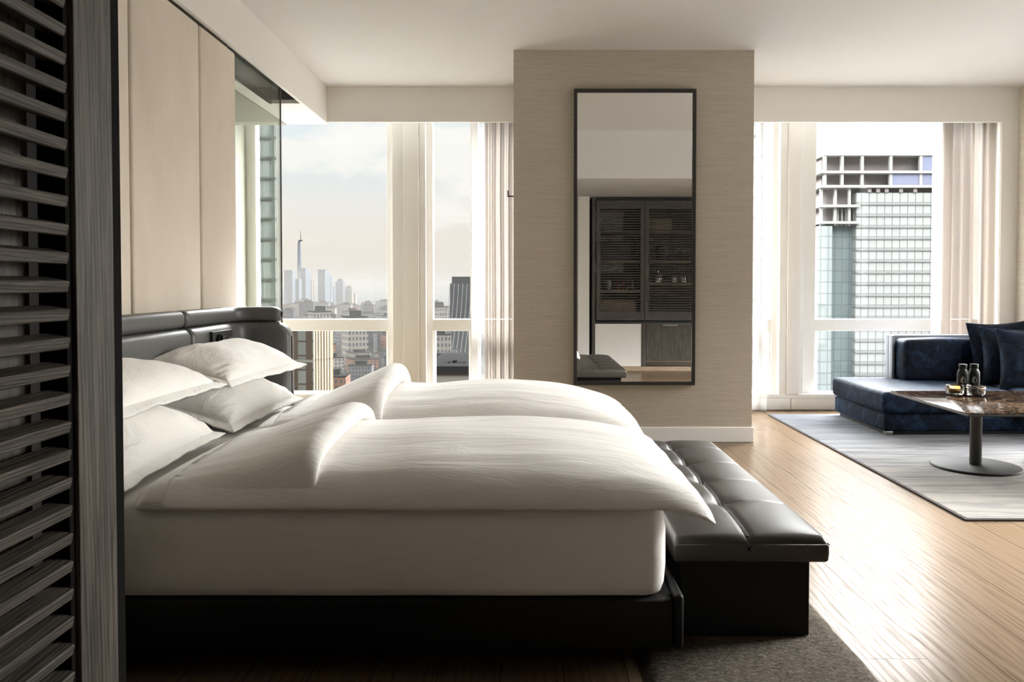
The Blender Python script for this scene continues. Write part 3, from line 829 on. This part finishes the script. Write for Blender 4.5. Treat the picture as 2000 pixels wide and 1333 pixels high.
M['bottle'] = simple('matt_black_bottle', (.008,.008,.008), .38, spec=.2)
M['mark'] = simple('pale_print', (.30,.29,.27), .5)
def bottle(loc, label):
    b = thing('water_bottle', label, 'bottle', loc, 0, 'black water bottles on the marble table')
    bm = bmesh.new(); lathe(bm, [(0,0), (.034,0), (.037,.004), (.037,.125), (.035,.145), (.026,.165), (.0235,.170), (0,.170)], seg=36); link('bottle_body', bm, M['bottle'], b, smooth=True, local=True, angle=50)
    bm = bmesh.new(); lathe(bm, [(0,.171), (.026,.171), (.027,.174), (.027,.198), (.0255,.201), (0,.201)], seg=36); link('cap', bm, M['bottle'], b, smooth=True, local=True, angle=50)
    # half-filled drop outline printed on the side facing the camera
    bm = bmesh.new(); cxa = -PI/2+math.atan2(-loc[0], loc[1])*1.0
    def wrap(u, v, r=.0374):
        a = -PI/2-math.atan2(loc[0], loc[1])*0.9+u/r; return (r*math.cos(a), r*math.sin(a), v)
    drop = []; DZ = .088
    for k in range(40):
        a = 2*PI*k/40; q = a
        rr = .0165; x = rr*math.sin(q); y = -rr*math.cos(q)
        if y > 0: s = y/rr; x *= (1-s)**.35; y = y*1.9
        drop.append((x, DZ+y))
    for k in range(40):
        (a, b_), (c_, d_) = drop[k], drop[(k+1)%40]; sc_ = .86
        q = [wrap(a, b_), wrap(c_, d_), wrap(c_*sc_, DZ+(d_-DZ)*sc_), wrap(a*sc_, DZ+(b_-DZ)*sc_)]
        bm.faces.new([bm.verts.new(p) for p in q])
    left = [p for p in drop if p[0] <= .0005]; left.sort(key=lambda p: p[1])
    for (a, b_), (c_, d_) in zip(left, left[1:]):
        q = [wrap(a*.9, b_, .0375), wrap(0, b_, .0375), wrap(0, d_, .0375), wrap(c_*.9, d_, .0375)]
        bm.faces.new([bm.verts.new(p) for p in q])
    q = [wrap(-.013, .060), wrap(.013, .060), wrap(.013, .0625), wrap(-.013, .0625)]; bm.faces.new([bm.verts.new(p) for p in q])
    link('printed_mark', bm, M['mark'], b, local=True)
bottle((3.065, 5.56, ZT), 'black water bottle behind the amber candle glass')
bottle((3.150, 5.57, ZT), 'black water bottle behind the empty glass tumbler')
def tumbler(loc, label, name, filled, cat):
    g_ = thing(name, label, cat, loc)
    bm = bmesh.new(); lathe(bm, [(0,0), (.050,0), (.056,.006), (.060,.03), (.060,.066), (.0575,.067), (.0565,.066), (.0565,.03), (.052,.014), (0,.012)], seg=40)
    link('bowl', bm, M['tumbler'], g_, smooth=True, local=True, angle=60)
    if filled:
        bm = bmesh.new(); lathe(bm, [(0,.015), (.035,.015), (.037,.020), (.037,.040), (.034,.043), (0,.043)], seg=32); link('candle', bm, M['amber'], g_, smooth=True, local=True, angle=50)
        bm = bmesh.new(); tube(bm, [(0,0,.043), (0,0,.052)], .001, 6); link('wick', bm, M['rubber'], g_, local=True)
    else:
        bm = bmesh.new(); lathe(bm, [(.0565,.052), (.0615,.052), (.0615,.056), (.0565,.056), (.0565,.052)], seg=40); link('rim_band', bm, M['grey_metal'], g_, smooth=True, local=True)
    return g_
tumbler((2.962, 5.47, ZT), 'low glass holding an amber candle on the marble table', 'candle_glass', True, 'candle')
tumbler((3.078, 5.42, ZT), 'empty low glass tumbler in front of the bottles', 'glass_tumbler', False, 'glass')

# ------------------------------------------------------------------ louvred minibar unit in the rear wall, seen in the mirror
YF = YR
struct('wall_rear_pier', box(.66, .90, .38, YF+.02, 0, 2.43), M['paint'])
struct('trim_pier_moulding', box(.735, .742, YF+.02, YF+.03, 0, 2.43), M['olive'])
wc = thing('minibar_cabinet', 'tall louvred minibar cabinet reflected in the mirror', 'cabinet', (1.95, .7, 0))
link('carcass', box(.94, .985, .38, YF, .06, 2.43), M['oak_x'], wc)
bm = bmesh.new(); bx(bm, .985, 2.9, .38, .40, .69, 2.43); link('back_panel', bm, M['oak_back'], wc)
link('carcass', box(.985, 2.9, .40, YF-.03, .66, .69), M['ebony'], wc)
link('carcass', box(.985, 2.9, .40, YF, 2.385, 2.43), M['ebony'], wc)
link('divider', box(1.665, 1.685, .40, YF-.045, .69, 2.385), M['oak_x'], wc)
for z in (1.10, 1.52, 1.94):
    link('shelf', box(.985, 1.665, .42, YF-.06, z, z+.025), M['oak_plinth'], wc)
    if z > 1.0: link('shelf', box(1.685, 2.9, .42, YF-.06, z+.10*(z < 1.5), z+.025+.10*(z < 1.5)), M['oak_plinth'], wc)
for z0_, z1_ in ((1.99, 2.27), (1.38, 1.515), (1.83, 1.93)): link('painted_reflection', box(1.0, 1.44 if z1_ < 2.3 else 1.4, .401, .41, z0_, z1_), M['cup'] if 'cup' in M else M['paint'], wc)  # pale panels paint bright window reflections behind the louvres
link('drawer', box(1.06, 1.56, .50, YF-.07, .70, .98, bev=.003), M['oak_plinth'], wc)
for (a, b, hx) in ((1.00, 1.672, 1.6), (1.680, 2.43, 1.75)):
    dr = link('door', box(a, a+.055, YF-.035, YF, .705, 2.38), M['oak_v'], wc)
    bm = bmesh.new(); bx(bm, b-.055, b, YF-.035, YF, .705, 2.38); bx(bm, a+.055, b-.055, YF-.035, YF, .705, .83); bx(bm, a+.055, b-.055, YF-.035, YF, 2.27, 2.38)
    k = link('door_frame', bm, M['oak_x'], dr)
    bm = bmesh.new(); z = .845
    while z < 2.265: bx(bm, a+.055, b-.055, YF-.028, YF-.006, z, z+.015); z += .0345
    link('slats', bm, M['oak_x'], dr)
link('side_door', box(2.44, 2.9, YF-.035, YF, .705, 2.38), M['oak_x'], wc)
link('niche_panel', box(.985, 1.64, .70, YF-.02, .06, .655), M['paint'], wc)
lc = link('lower_door', box(1.70, 2.9, YF-.03, YF, .13, .65, bev=.003), M['oak_v'], wc)
link('lower_frame', box(1.645, 1.695, .40, YF, .06, .66), M['oak_x'], wc)
link('handle', box(1.92, 2.14, YF, YF+.02, .625, .645, bev=.003), M['grey_metal'], lc)
bm = bmesh.new()
for k in range(3): bx(bm, 1.70, 2.9, YF-.03, YF-.005, .065+.02*k, .078+.02*k)
link('vent_grille', bm, M['ebony'], wc)
link('plinth', box(.94, 2.9, .40, YF+.06, 0, .058, bev=.003), M['oak_plinth'], wc)
M['cup'] = simple('white_china', (.8,.78,.74), .25); M['redglass'] = simple('dark_red_bottle', (.22,.03,.03), .15); M['brownglass'] = simple('brown_bottle', (.20,.09,.03), .15)
M['silver'] = simple('steel', (.6,.6,.58), .2, metal=1); M['cardboard'] = simple('kraft_box', (.48,.38,.27), .8)
def tiny(name, prof, m, loc, label, cat, group=None):
    bm = bmesh.new(); lathe(bm, prof, seg=16); bmesh.ops.translate(bm, verts=bm.verts, vec=loc)
    return tag(link(name, bm, m, smooth=True, angle=50), label, cat, group)
SH = 1.125
cupp = [(0,0),(.022,0),(.036,.05),(.034,.05),(.021,.004),(0,.004)]
for k in range(4): tiny('coffee_cup', cupp, M['cup'], (1.20, .72, SH+.034*k), ['lowest', 'second lowest', 'second highest', 'topmost'][k]+' white cup of the stack behind the louvres in the mirror', 'cup', 'stacked white cups in the minibar')
botp = [(0,0),(.026,0),(.028,.01),(.028,.09),(.011,.12),(.011,.15),(0,.15)]
for k, (x, m_, c_) in enumerate(((1.33, 'redglass', 'dark red'), (1.40, 'redglass', 'wine red'), (1.47, 'brownglass', 'brown'), (1.54, 'silver', 'silver'))):
    tiny('small_bottle', botp, M[m_], (x, .70, SH), c_+' miniature bottle behind the left louvred door'+(' nearest the cups' if k == 0 else ''), 'bottle', 'miniature bottles in the minibar')
bm = bmesh.new(); bx(bm, 1.02, 1.50, .46, .78, 1.546, 1.80, bev=.01); tag(link('safe_box', bm, M['black_metal']), 'black safe on the middle shelf behind the left louvred door', 'safe')
bm = bmesh.new(); bx(bm, 1.74, 2.08, .50, .78, 1.965, 2.15, bev=.005); tag(link('storage_box', bm, M['cardboard']), 'tan box on the upper shelf behind the right louvred door', 'box')
tiny('ice_bucket', [(0,0),(.07,0),(.09,.20),(.085,.20),(.066,.006),(0,.006)], M['black_metal'], (1.95, .68, 1.545), 'dark round ice bucket behind the right louvred door', 'bucket')
wine = [(0,0),(.03,0),(.03,.003),(.004,.006),(.004,.075),(.03,.10),(.034,.13),(.026,.17),(.0245,.17),(.032,.13),(.028,.101),(0,.08)]
for k in range(3): tiny('wine_glass', wine, M['tumbler'], (2.18+.09*k, .68, 1.545), ['stemmed glass next to the ice bucket', 'stemmed glass in the middle of the row behind the right door', 'stemmed glass at the outer end of the row behind the right door'][k], 'glass', 'stemmed glasses in the minibar')
tiny('tea_kettle', [(0,0),(.075,0),(.08,.06),(.05,.14),(.02,.15),(.02,.17),(0,.17)], M['silver'], (1.90, .66, 1.225), 'steel kettle on the lower shelf behind the right louvred door', 'kettle')
for k in range(2): tiny('glass_jar', [(0,0),(.04,0),(.042,.09),(.03,.10),(.03,.12),(0,.12)], M['silver'], (2.14+.12*k, .68, 1.225), ['silver jar beside the kettle', 'silver jar farther from the kettle'][k]+' behind the right louvred door', 'jar', 'jars in the minibar')

# ------------------------------------------------------------------ outside: the city
GZ = -130
OUT = .72
def facade(name, glassc, linec, sx, sz, tx, tz, rough=.3, var=.3, spec=0.0):
    """window grid from the building's own coordinates"""
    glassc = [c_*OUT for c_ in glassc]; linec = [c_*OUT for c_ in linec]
    m, t = mat(name); o = t.obj(); x, y, z = t.sep(o)
    u = t.math('DIVIDE', t.math('ADD', t.math('ADD', x, y), 2000), sx); v = t.math('DIVIDE', t.math('ADD', z, 2000), sz)
    lu = t.math('LESS_THAN', t.math('FRACT', u), tx); lv = t.math('LESS_THAN', t.math('FRACT', v), tz)
    ln = t.math('MAXIMUM', lu, lv)
    cell = t.node('ShaderNodeTexWhiteNoise', {'Vector': t.comb(t.math('FLOOR', u), t.math('FLOOR', v), 0)}, noise_dimensions='3D')
    g_ = t.mix(t.math('MULTIPLY', cell, var), glassc, [min(1, c_*1.5+.003) for c_ in glassc])
    up = t.math('GREATER_THAN', t.sep(t.node('ShaderNodeNewGeometry', out=1))[2], .5)
    ln = t.math('MAXIMUM', ln, up)
    linec = t.mix(t.math('MULTIPLY', up, .95), linec, (.008,.008,.008))
    finish(t, pbr(t, t.mix(ln, g_, linec), t.math('MULTIPLY_ADD', ln, .5, rough), None, 0, spec)); return m
AL = .27
def fac(*a, **k): a = list(a); a[1] = [c*AL for c in a[1]]; a[2] = [c*AL for c in a[2]]; return facade(*a, **k)
F = {
 'pale': facade('pale_curtain_wall', (.31,.32,.315), (.16,.17,.17), 2.7, 4.0, .12, .07, var=.10),
 'wingteal': facade('hazy_teal_glass', (.145,.175,.178), (.115,.14,.145), 2.6, 4.0, .12, .10, var=.2),
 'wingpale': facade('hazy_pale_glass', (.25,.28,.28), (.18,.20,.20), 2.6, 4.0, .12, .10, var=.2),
 'band': facade('grey_spandrel', (.19,.20,.20), (.19,.20,.20), 3, 4, .1, .1),
 'pale2': facade('pale_green_curtain_wall', (.22,.25,.245), (.085,.11,.11), 1.6, 4.0, .09, .12),
 'teal': fac('teal_curtain_wall', (.34,.42,.42), (.26,.31,.32), 2.6, 4.0, .12, .10),
 'gold': fac('sunlit_gold_fins', (.80,.70,.48), (.60,.40,.22), 1.5, 11.0, .30, .05, var=.5),
 'brownglass': fac('brown_piers', (.42,.42,.38), (.24,.17,.13), 3.6, 3.6, .45, .12, var=.6),
 'brick': fac('brick_block', (.10,.11,.13), (.40,.22,.16), 4.2, 4.2, .50, .45, var=.8),
 'stone': fac('stone_block', (.10,.11,.13), (.46,.42,.37), 4.2, 4.2, .45, .45, var=.8),
 'grey': fac('grey_block', (.10,.12,.15), (.30,.29,.29), 4.0, 4.2, .4, .45, var=.7),
 'dark': fac('dark_glass_block', (.05,.065,.085), (.14,.14,.15), 3.0, 3.6, .2, .3, var=.5),
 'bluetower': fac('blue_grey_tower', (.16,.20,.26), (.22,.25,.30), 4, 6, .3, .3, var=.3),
 'darkwin': fac('dark_windows', (.03,.045,.06), (.10,.11,.12), 2.6, 3.9, .12, .30, var=.5),
}
M['concrete'] = simple('pale_concrete', (.24,.237,.23), .8, spec=0.0); M['white_col'] = simple('white_column', (.11,.107,.10), .6, spec=0.0); M['roof_unit'] = simple('roof_unit_grey', (.009,.009,.009), .8, spec=0.0); M['roofgrey'] = simple('roof_grey', (.007,.007,.0068), .9, spec=0.0)
M['blue_net'] = simple('blue_site_netting', (.14,.15,.21), .7, spec=0.0); M['shade'] = simple('shaded_floor_concrete', (.16,.143,.14), .9, spec=0.0)  # darker concrete paints the shade inside the open floors

m, t = mat('harbour_water'); o = t.obj()
finish(t, pbr(t, (.020,.0225,.0235), .8, t.bump(t.noise(o, .02, 4), .3, 4), 0, 0.0)); M['water'] = m
m, t = mat('city_ground'); o = t.obj()
v = t.noise(o, .012, 6, .7)
finish(t, pbr(t, t.ramp(v, [(.35, (.005,.0052,.0052)), (.6, (.016,.015,.014))]), .9, None, 0, 0.0)); M['ground'] = m
def wedge(y0, y1, z):
    bm = bmesh.new()
    for zz in (z, z-5): 
        bm.faces.new([bm.verts.new((x, y, zz)) for x, y in ((-.75*y0-20, y0), (.85*y0+20, y0), (.85*y1+20, y1), (-.75*y1-20, y1))])
    return bm
struct('ground', wedge(300, 5200, GZ), M['ground'])
# unseen pale slab added below the windows: it throws daylight up at the ceiling
M['slab_white'] = simple('white_bounce_slab', (.14,.139,.137), .8)
struct('bounce_slab', box(-40, 55, 8.3, 36, -5.3, -5.0), M['slab_white'])
struct('water', wedge(5200, 70000, GZ-3), M['water'])

def bldg(name, label, w_, d_, h, m, loc, rz=0, group=None, roof=True, base=GZ):
    r = thing(name, label, 'building', (loc[0], loc[1], base), rz, group)
    link('body', box(-w_/2, w_/2, -d_/2, d_/2, 0, h), m, r, local=True)
    if roof:
        link('parapet', box(-w_/2-.2, w_/2+.2, -d_/2-.2, d_/2+.2, h, h+.9), M['roofgrey'], r, local=True)
        link('roof_unit', box(-w_*.2, w_*.25, -d_*.2, d_*.2, h+.9, h+5), M['roof_unit'], r, local=True)
    return r
def bx_at(px, y): return (px-1025)/1555.6*y
# tall curtain-wall tower seen through the smoked glass
tw = thing('office_tower', 'pale glass office tower seen through the smoked glass screen', 'building', (-72, 178, GZ))
bm = box(-96.5, -49.2, 158, 198, GZ, 110)
for v in bm.verts: v.co.x -= 13.5*(v.co.y > 190)
link('body', bm, F['pale2'], tw)
bm = bmesh.new()
for k in range(60): bx(bm, -96.7, -49.0, 157.6, 198.2, GZ+4*k, GZ+4*k+.55)
for v in bm.verts: v.co.x -= 13.5*(v.co.y > 190)
link('floor_bands', bm, F['teal'], tw)
link('corner_fin', box(-49.9, -49.3, 157.5, 158.2, GZ, 110), F['teal'], tw)
tw = thing('office_tower', 'pale glass office tower in the narrow pane beside the pillar', 'building', (38, 175, GZ))
link('body', box(28, 47.6, 156, 195, GZ, 110), F['pale'], tw)
bm = bmesh.new()
for k in range(60): bx(bm, 27.8, 47.8, 155.6, 195.2, GZ+4*k, GZ+4*k+.45)
link('floor_bands', bm, F['teal'], tw)
link('corner_fin', box(46.2, 47.9, 155.2, 156.4, GZ, 110), M['concrete'], tw)

# big tower under construction in the right window, haze put into its pale colours
Yt = 280.; TX0, TX1 = 116.3, 168.
tw = thing('construction_tower', 'hazy glass tower with unfinished top floors in the right window', 'building', (135, 300, GZ))
link('body', box(TX0, TX1, Yt, Yt+45, GZ, 33.5), F['pale'], tw)
bm = bmesh.new()
for k in range(42): bx(bm, TX0-.1, TX1+.1, Yt-.45, Yt+45, 29.2-4*k, 29.75-4*k)
link('floor_bands', bm, F['band'], tw)
link('side_wing', box(105.0, TX0, Yt+3, Yt+45, GZ, 22.5), F['wingteal'], tw)
link('side_wing', box(102.6, 107.5, Yt-1, Yt+30, GZ, 21.8), F['wingpale'], tw)
bm = bmesh.new()
for z in (22.6, 28.4, 35.2, 40.2): bx(bm, 103.2, 117 if z < 30 else TX1, Yt-1.2, Yt+44, z, z+.9)
bx(bm, 104.5, TX1, Yt-.8, Yt+44, 46.4, 48.6)
link('floor_slabs', bm, M['concrete'], tw)
bm = bmesh.new()
for x in (103.6, 108.5, 113.4): link('column', box(x, x+.9, Yt, Yt+1, 22, 36), M['concrete'], tw)
for x in (104.5, 110.5, 117.5, 127.5, 138, 148.5, 159): link('column', box(x, x+1.0, Yt-.6, Yt+.6, 36, 46.6), M['concrete'], tw)
for k in range(6): link('column', box(109+k*1.4, 109.5+k*1.4, Yt+2, Yt+2.5, 22, 28), M['concrete'], tw)
link('inner_core', box(105.5, TX1-2, Yt+4, Yt+40, 22, 46.3), M['shade'], tw)
link('site_netting', box(138.9, 148.4, Yt-.3, Yt, 41.2, 46.3), M['blue_net'], tw)
link('site_netting', box(128.5, 159, Yt-.3, Yt, 36.2, 40.1), M['blue_net'], tw)
link('upper_cladding', box(149.6, TX1, Yt-.3, Yt, 41.2, 46.3), F['pale'], tw)
for x in (120, 123, 126, 131, 136, 143, 155, 158): link('painted_opening', box(x, x+1.3, Yt-.5, Yt-.2, 33.6, 35.0), M['shade'], tw)  # darker pieces on the face paint shaded openings

# brown building low in the left window, right face painted sunlit gold
gb = thing('sunlit_fin_tower', 'brown fin-clad building with one face painted sunlit gold, low in the left window', 'building', (-62, 215, GZ), 0)
cxg = bx_at(612, 200)
Zg = -7.6
gb.location = (cxg, 200, GZ); 
bm = bmesh.new(); bx(bm, -13, 0, 0, 14, 0, Zg-GZ); a_ = link('brown_wing', bm, F['brownglass'], gb, local=True)
bm = bmesh.new(); bx(bm, -.0, 3.9, 0.0, 20, 0, Zg-GZ-.2)
for v in bm.verts:
    if v.co.x > 1: v.co.y += 4.0 if v.co.y < 10 else 0
    if v.co.y > 10: v.co.x -= 5.5
b_ = link('sunlit_wing', bm, F['gold'], gb, local=True)
for k in range(5): link('floor_band', box(-13.1, .2, -.2, 12, Zg-GZ-10.7-11*k, Zg-GZ-10.0-11*k), M['oak_back'], gb, local=True)
bm = bmesh.new()
for k in range(7):
    x = k*.56+.02; bx(bm, x, x+.17, x*1.03-.35, x*1.03+.1, 0, Zg-GZ)
link('fins', bm, M['cardboard'], gb, local=True)
gb.rotation_euler = (0, 0, 0)

# sloped dark tower with white ribs in the slim pane
st_ = thing('ribbed_tower', 'dark glass tower with white sloping ribs in the slim left pane', 'building', (-126, 1300, GZ))
Ys = 1270.; sx0, sx1 = bx_at(879, Ys), bx_at(921, Ys); zt = 3.5
rows_b, rows_t = GZ-0, zt
bm = bmesh.new()
def flare(z): return max(0, (-25-z)/100.)**1.6*16
prof = [GZ, -110, -95, -80, -65, -50, -35, -25, zt]
rows = [[(sx0-flare(z)*.2, Ys-flare(z), z), (sx1, Ys-flare(z), z), (sx1, Ys+40, z), (sx0, Ys+40, z)] for z in prof]
vs = grid_mesh(bm, rows, close_u=True); bm.faces.new(vs[-1]); link('body', bm, F['darkwin'], st_)
bm = bmesh.new()
for k in range(6):
    fx = sx0+(sx1-sx0)*k/5
    pts = [(fx-flare(z)*.3-(zt-z)*.06, Ys-flare(z)-.6, z) for z in prof]
    tube(bm, pts, .55, 4)
link('ribs', bm, M['white_col'], st_)
link('roof_house', box(sx0+2.5, sx1-.5, Ys+4, Ys+36, zt, zt+11), M['roofgrey'], st_)

# rooftop just below the slim pane
nb = thing('near_roof', 'flat grey rooftop building just below the slim pane', 'building', (-20, 170, GZ))
Yn = 150.
link('body', box(bx_at(835, Yn), bx_at(960, Yn), Yn, Yn+30, GZ, -14.6), F['stone'], nb)
link('parapet', box(bx_at(835, Yn)-.3, bx_at(960, Yn), Yn-.6, Yn+30.3, -15.6, -14.1), M['roof_unit'], nb)
bm = bmesh.new()
rn = random.Random(4)
for k in range(9):
    x = bx_at(848, Yn)+k*.95; bx(bm, x, x+rn.uniform(.4,.8), Yn+6, Yn+8, -14.6, -14.6+rn.uniform(.4, 1.1))
link('roof_units', bm, M['roofgrey'], nb)

# far downtown skyline
sk = 5400.
SKN = 0
def sky_b(label, p0, p1, ytop, m='bluetower', Y=sk, dep=60, roof=False):
    global SKN
    SKN += 1; Y = 4330+SKN*75
    x0, x1 = bx_at(p0, Y), bx_at(p1, Y); z = 1.2+(557-ytop)/1555.6*Y
    r = thing('skyline_tower', label, 'building', ((x0+x1)/2, Y, GZ), 0, 'far downtown towers')
    link('body', box(x0, x1, Y, Y+dep, GZ, z), F[m], r)
    return r
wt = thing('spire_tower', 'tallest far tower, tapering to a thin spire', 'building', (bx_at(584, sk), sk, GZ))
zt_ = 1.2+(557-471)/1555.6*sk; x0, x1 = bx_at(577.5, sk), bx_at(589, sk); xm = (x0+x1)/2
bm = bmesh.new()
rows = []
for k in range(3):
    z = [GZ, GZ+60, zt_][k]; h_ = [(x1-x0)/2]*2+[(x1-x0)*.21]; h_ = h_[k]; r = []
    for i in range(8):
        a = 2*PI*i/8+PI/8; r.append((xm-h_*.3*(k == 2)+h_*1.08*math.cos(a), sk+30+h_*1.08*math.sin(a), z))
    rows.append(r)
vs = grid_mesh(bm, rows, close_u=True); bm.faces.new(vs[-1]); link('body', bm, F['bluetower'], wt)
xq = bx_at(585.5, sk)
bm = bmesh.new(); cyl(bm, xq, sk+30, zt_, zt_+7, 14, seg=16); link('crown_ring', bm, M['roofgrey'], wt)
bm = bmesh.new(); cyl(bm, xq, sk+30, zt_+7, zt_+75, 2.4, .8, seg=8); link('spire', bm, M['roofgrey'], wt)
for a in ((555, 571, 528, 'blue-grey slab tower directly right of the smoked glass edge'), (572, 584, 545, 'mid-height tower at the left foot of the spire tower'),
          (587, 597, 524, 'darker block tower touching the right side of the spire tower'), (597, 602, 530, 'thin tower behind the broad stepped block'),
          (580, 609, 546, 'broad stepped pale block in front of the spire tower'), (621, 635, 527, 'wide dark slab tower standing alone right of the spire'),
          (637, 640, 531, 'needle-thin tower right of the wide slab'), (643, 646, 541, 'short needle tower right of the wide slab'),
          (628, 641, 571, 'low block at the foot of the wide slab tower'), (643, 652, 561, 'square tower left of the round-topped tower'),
          (655, 670, 551, 'tower with a rounded top'), (672, 687, 565, 'domed tower with pinkish sides'), (687, 694, 573, 'pinkish low tower at the harbour edge')):
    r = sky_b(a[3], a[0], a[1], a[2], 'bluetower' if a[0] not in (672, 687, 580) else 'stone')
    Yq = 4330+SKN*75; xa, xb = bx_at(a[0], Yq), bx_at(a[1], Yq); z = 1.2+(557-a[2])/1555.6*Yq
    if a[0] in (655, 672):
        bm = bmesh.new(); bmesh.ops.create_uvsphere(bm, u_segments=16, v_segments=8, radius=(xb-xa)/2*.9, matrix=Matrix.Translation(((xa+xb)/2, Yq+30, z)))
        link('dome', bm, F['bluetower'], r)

# low and mid-rise blocks between: one of each kind, then copies
rn = random.Random(11)
kinds = []
for i, (nm, w_, d_, h, mk, lab) in enumerate((
    ('brick_building', 26, 30, 26, 'brick', 'low red-brown brick building among the distant city blocks'),
    ('stone_building', 24, 26, 34, 'stone', 'sand-coloured stone building among the distant city blocks'),
    ('grey_building', 30, 26, 30, 'grey', 'grey mid-rise building among the distant city blocks'),
    ('dark_glass_building', 26, 28, 44, 'dark', 'dark glass building among the distant city blocks'))):
    kinds.append((nm, bldg(nm, lab, w_, d_, h, F[mk], (-300-20*i, 1500), 0, lab.split(' among')[0].split(' ', 1)[-1]+'s of the distant city'), lab))
used = set(); placed = []; spots = []
HOLES = [(555, 760), (843, 922)]
for ring_ in range(24):
    Y = 640*(1.083**ring_)
    for (a, b) in HOLES:
        X = bx_at(a, Y)-5
        while X < bx_at(b, Y)+5:
            wk = rn.choices([0,1,2,3], [4,4,5,2])[0]; s_ = rn.uniform(.55, 1.05)*(1+ring_*.05)
            X += 13*s_
            hs = rn.uniform(.5, 1.3) if rn.random() > .12 else rn.uniform(1.4, 1.9)
            if Y > 2300: hs = min(hs, .8)
            X2 = X+rn.uniform(-2, 2); Y2 = Y*rn.uniform(.99, 1.01)
            zt2 = GZ+34*hs*s_
            pyt = 557+(1.2-zt2)/Y2*1555.6
            if pyt > 775: X += 14*s_; continue
            rad = 21*s_
            if any((X2-a_)**2+(Y2-b_)**2 < (rad+c_)**2*.8 for a_, b_, c_ in spots): X += 8; continue
            spots.append((X2, Y2, rad))
            # keep the sight line to the ribbed tower open
            if 868 < 1025+X2/Y2*1555.6 < 930 and 1150 < Y2 < 1340: X += 14*s_; continue
            nm, proto, lab = kinds[wk]
            if nm not in used: o_ = proto; used.add(nm); o_.location = (X2, Y2, GZ); o_.rotation_euler = (0, 0, rn.choice((.5,.5,.55,.1))); o_.scale = (s_, s_, s_*hs)
            else: o_ = dup(proto, (X2, Y2, GZ), rn.choice((.5,.5,.52,.08)), scale=(s_, s_, s_*hs))
            band = 'close below' if Y2 < 1150 else ('in the middle distance' if Y2 < 2100 else 'far off in the haze')
            pane = 'the wide left pane' if b < 800 else 'the slim left pane'
            base_ = ('red-brown brick building', 'sand-coloured stone building', 'grey mid-rise building', 'dark glass building')[wk]
            o_['label'] = base_+' '+band+', seen through '+pane; o_['group'] = base_+'s '+band+' in '+pane
            placed.append(o_); X += 14*s_
print('blocks', len(placed))

# haze over the distant city
m, t = mat('city_haze')
n_ = t.node('ShaderNodeVolumeScatter', {'Color': (1,.97,.93), 'Density': 0.14e-4, 'Anisotropy': 0.0})
n2_ = t.node('ShaderNodeVolumeAbsorption', {'Color': (0,0,0), 'Density': 1.7e-4})
finish(t, None, t.node('ShaderNodeAddShader', {0: n_, 1: n2_})); M['haze'] = m
hz = link('haze', box(-6000, 9000, 500, 14000, GZ-20, 75), M['haze']); tag(hz, 'pale haze lying over the distant city and harbour', 'haze', kind='stuff')
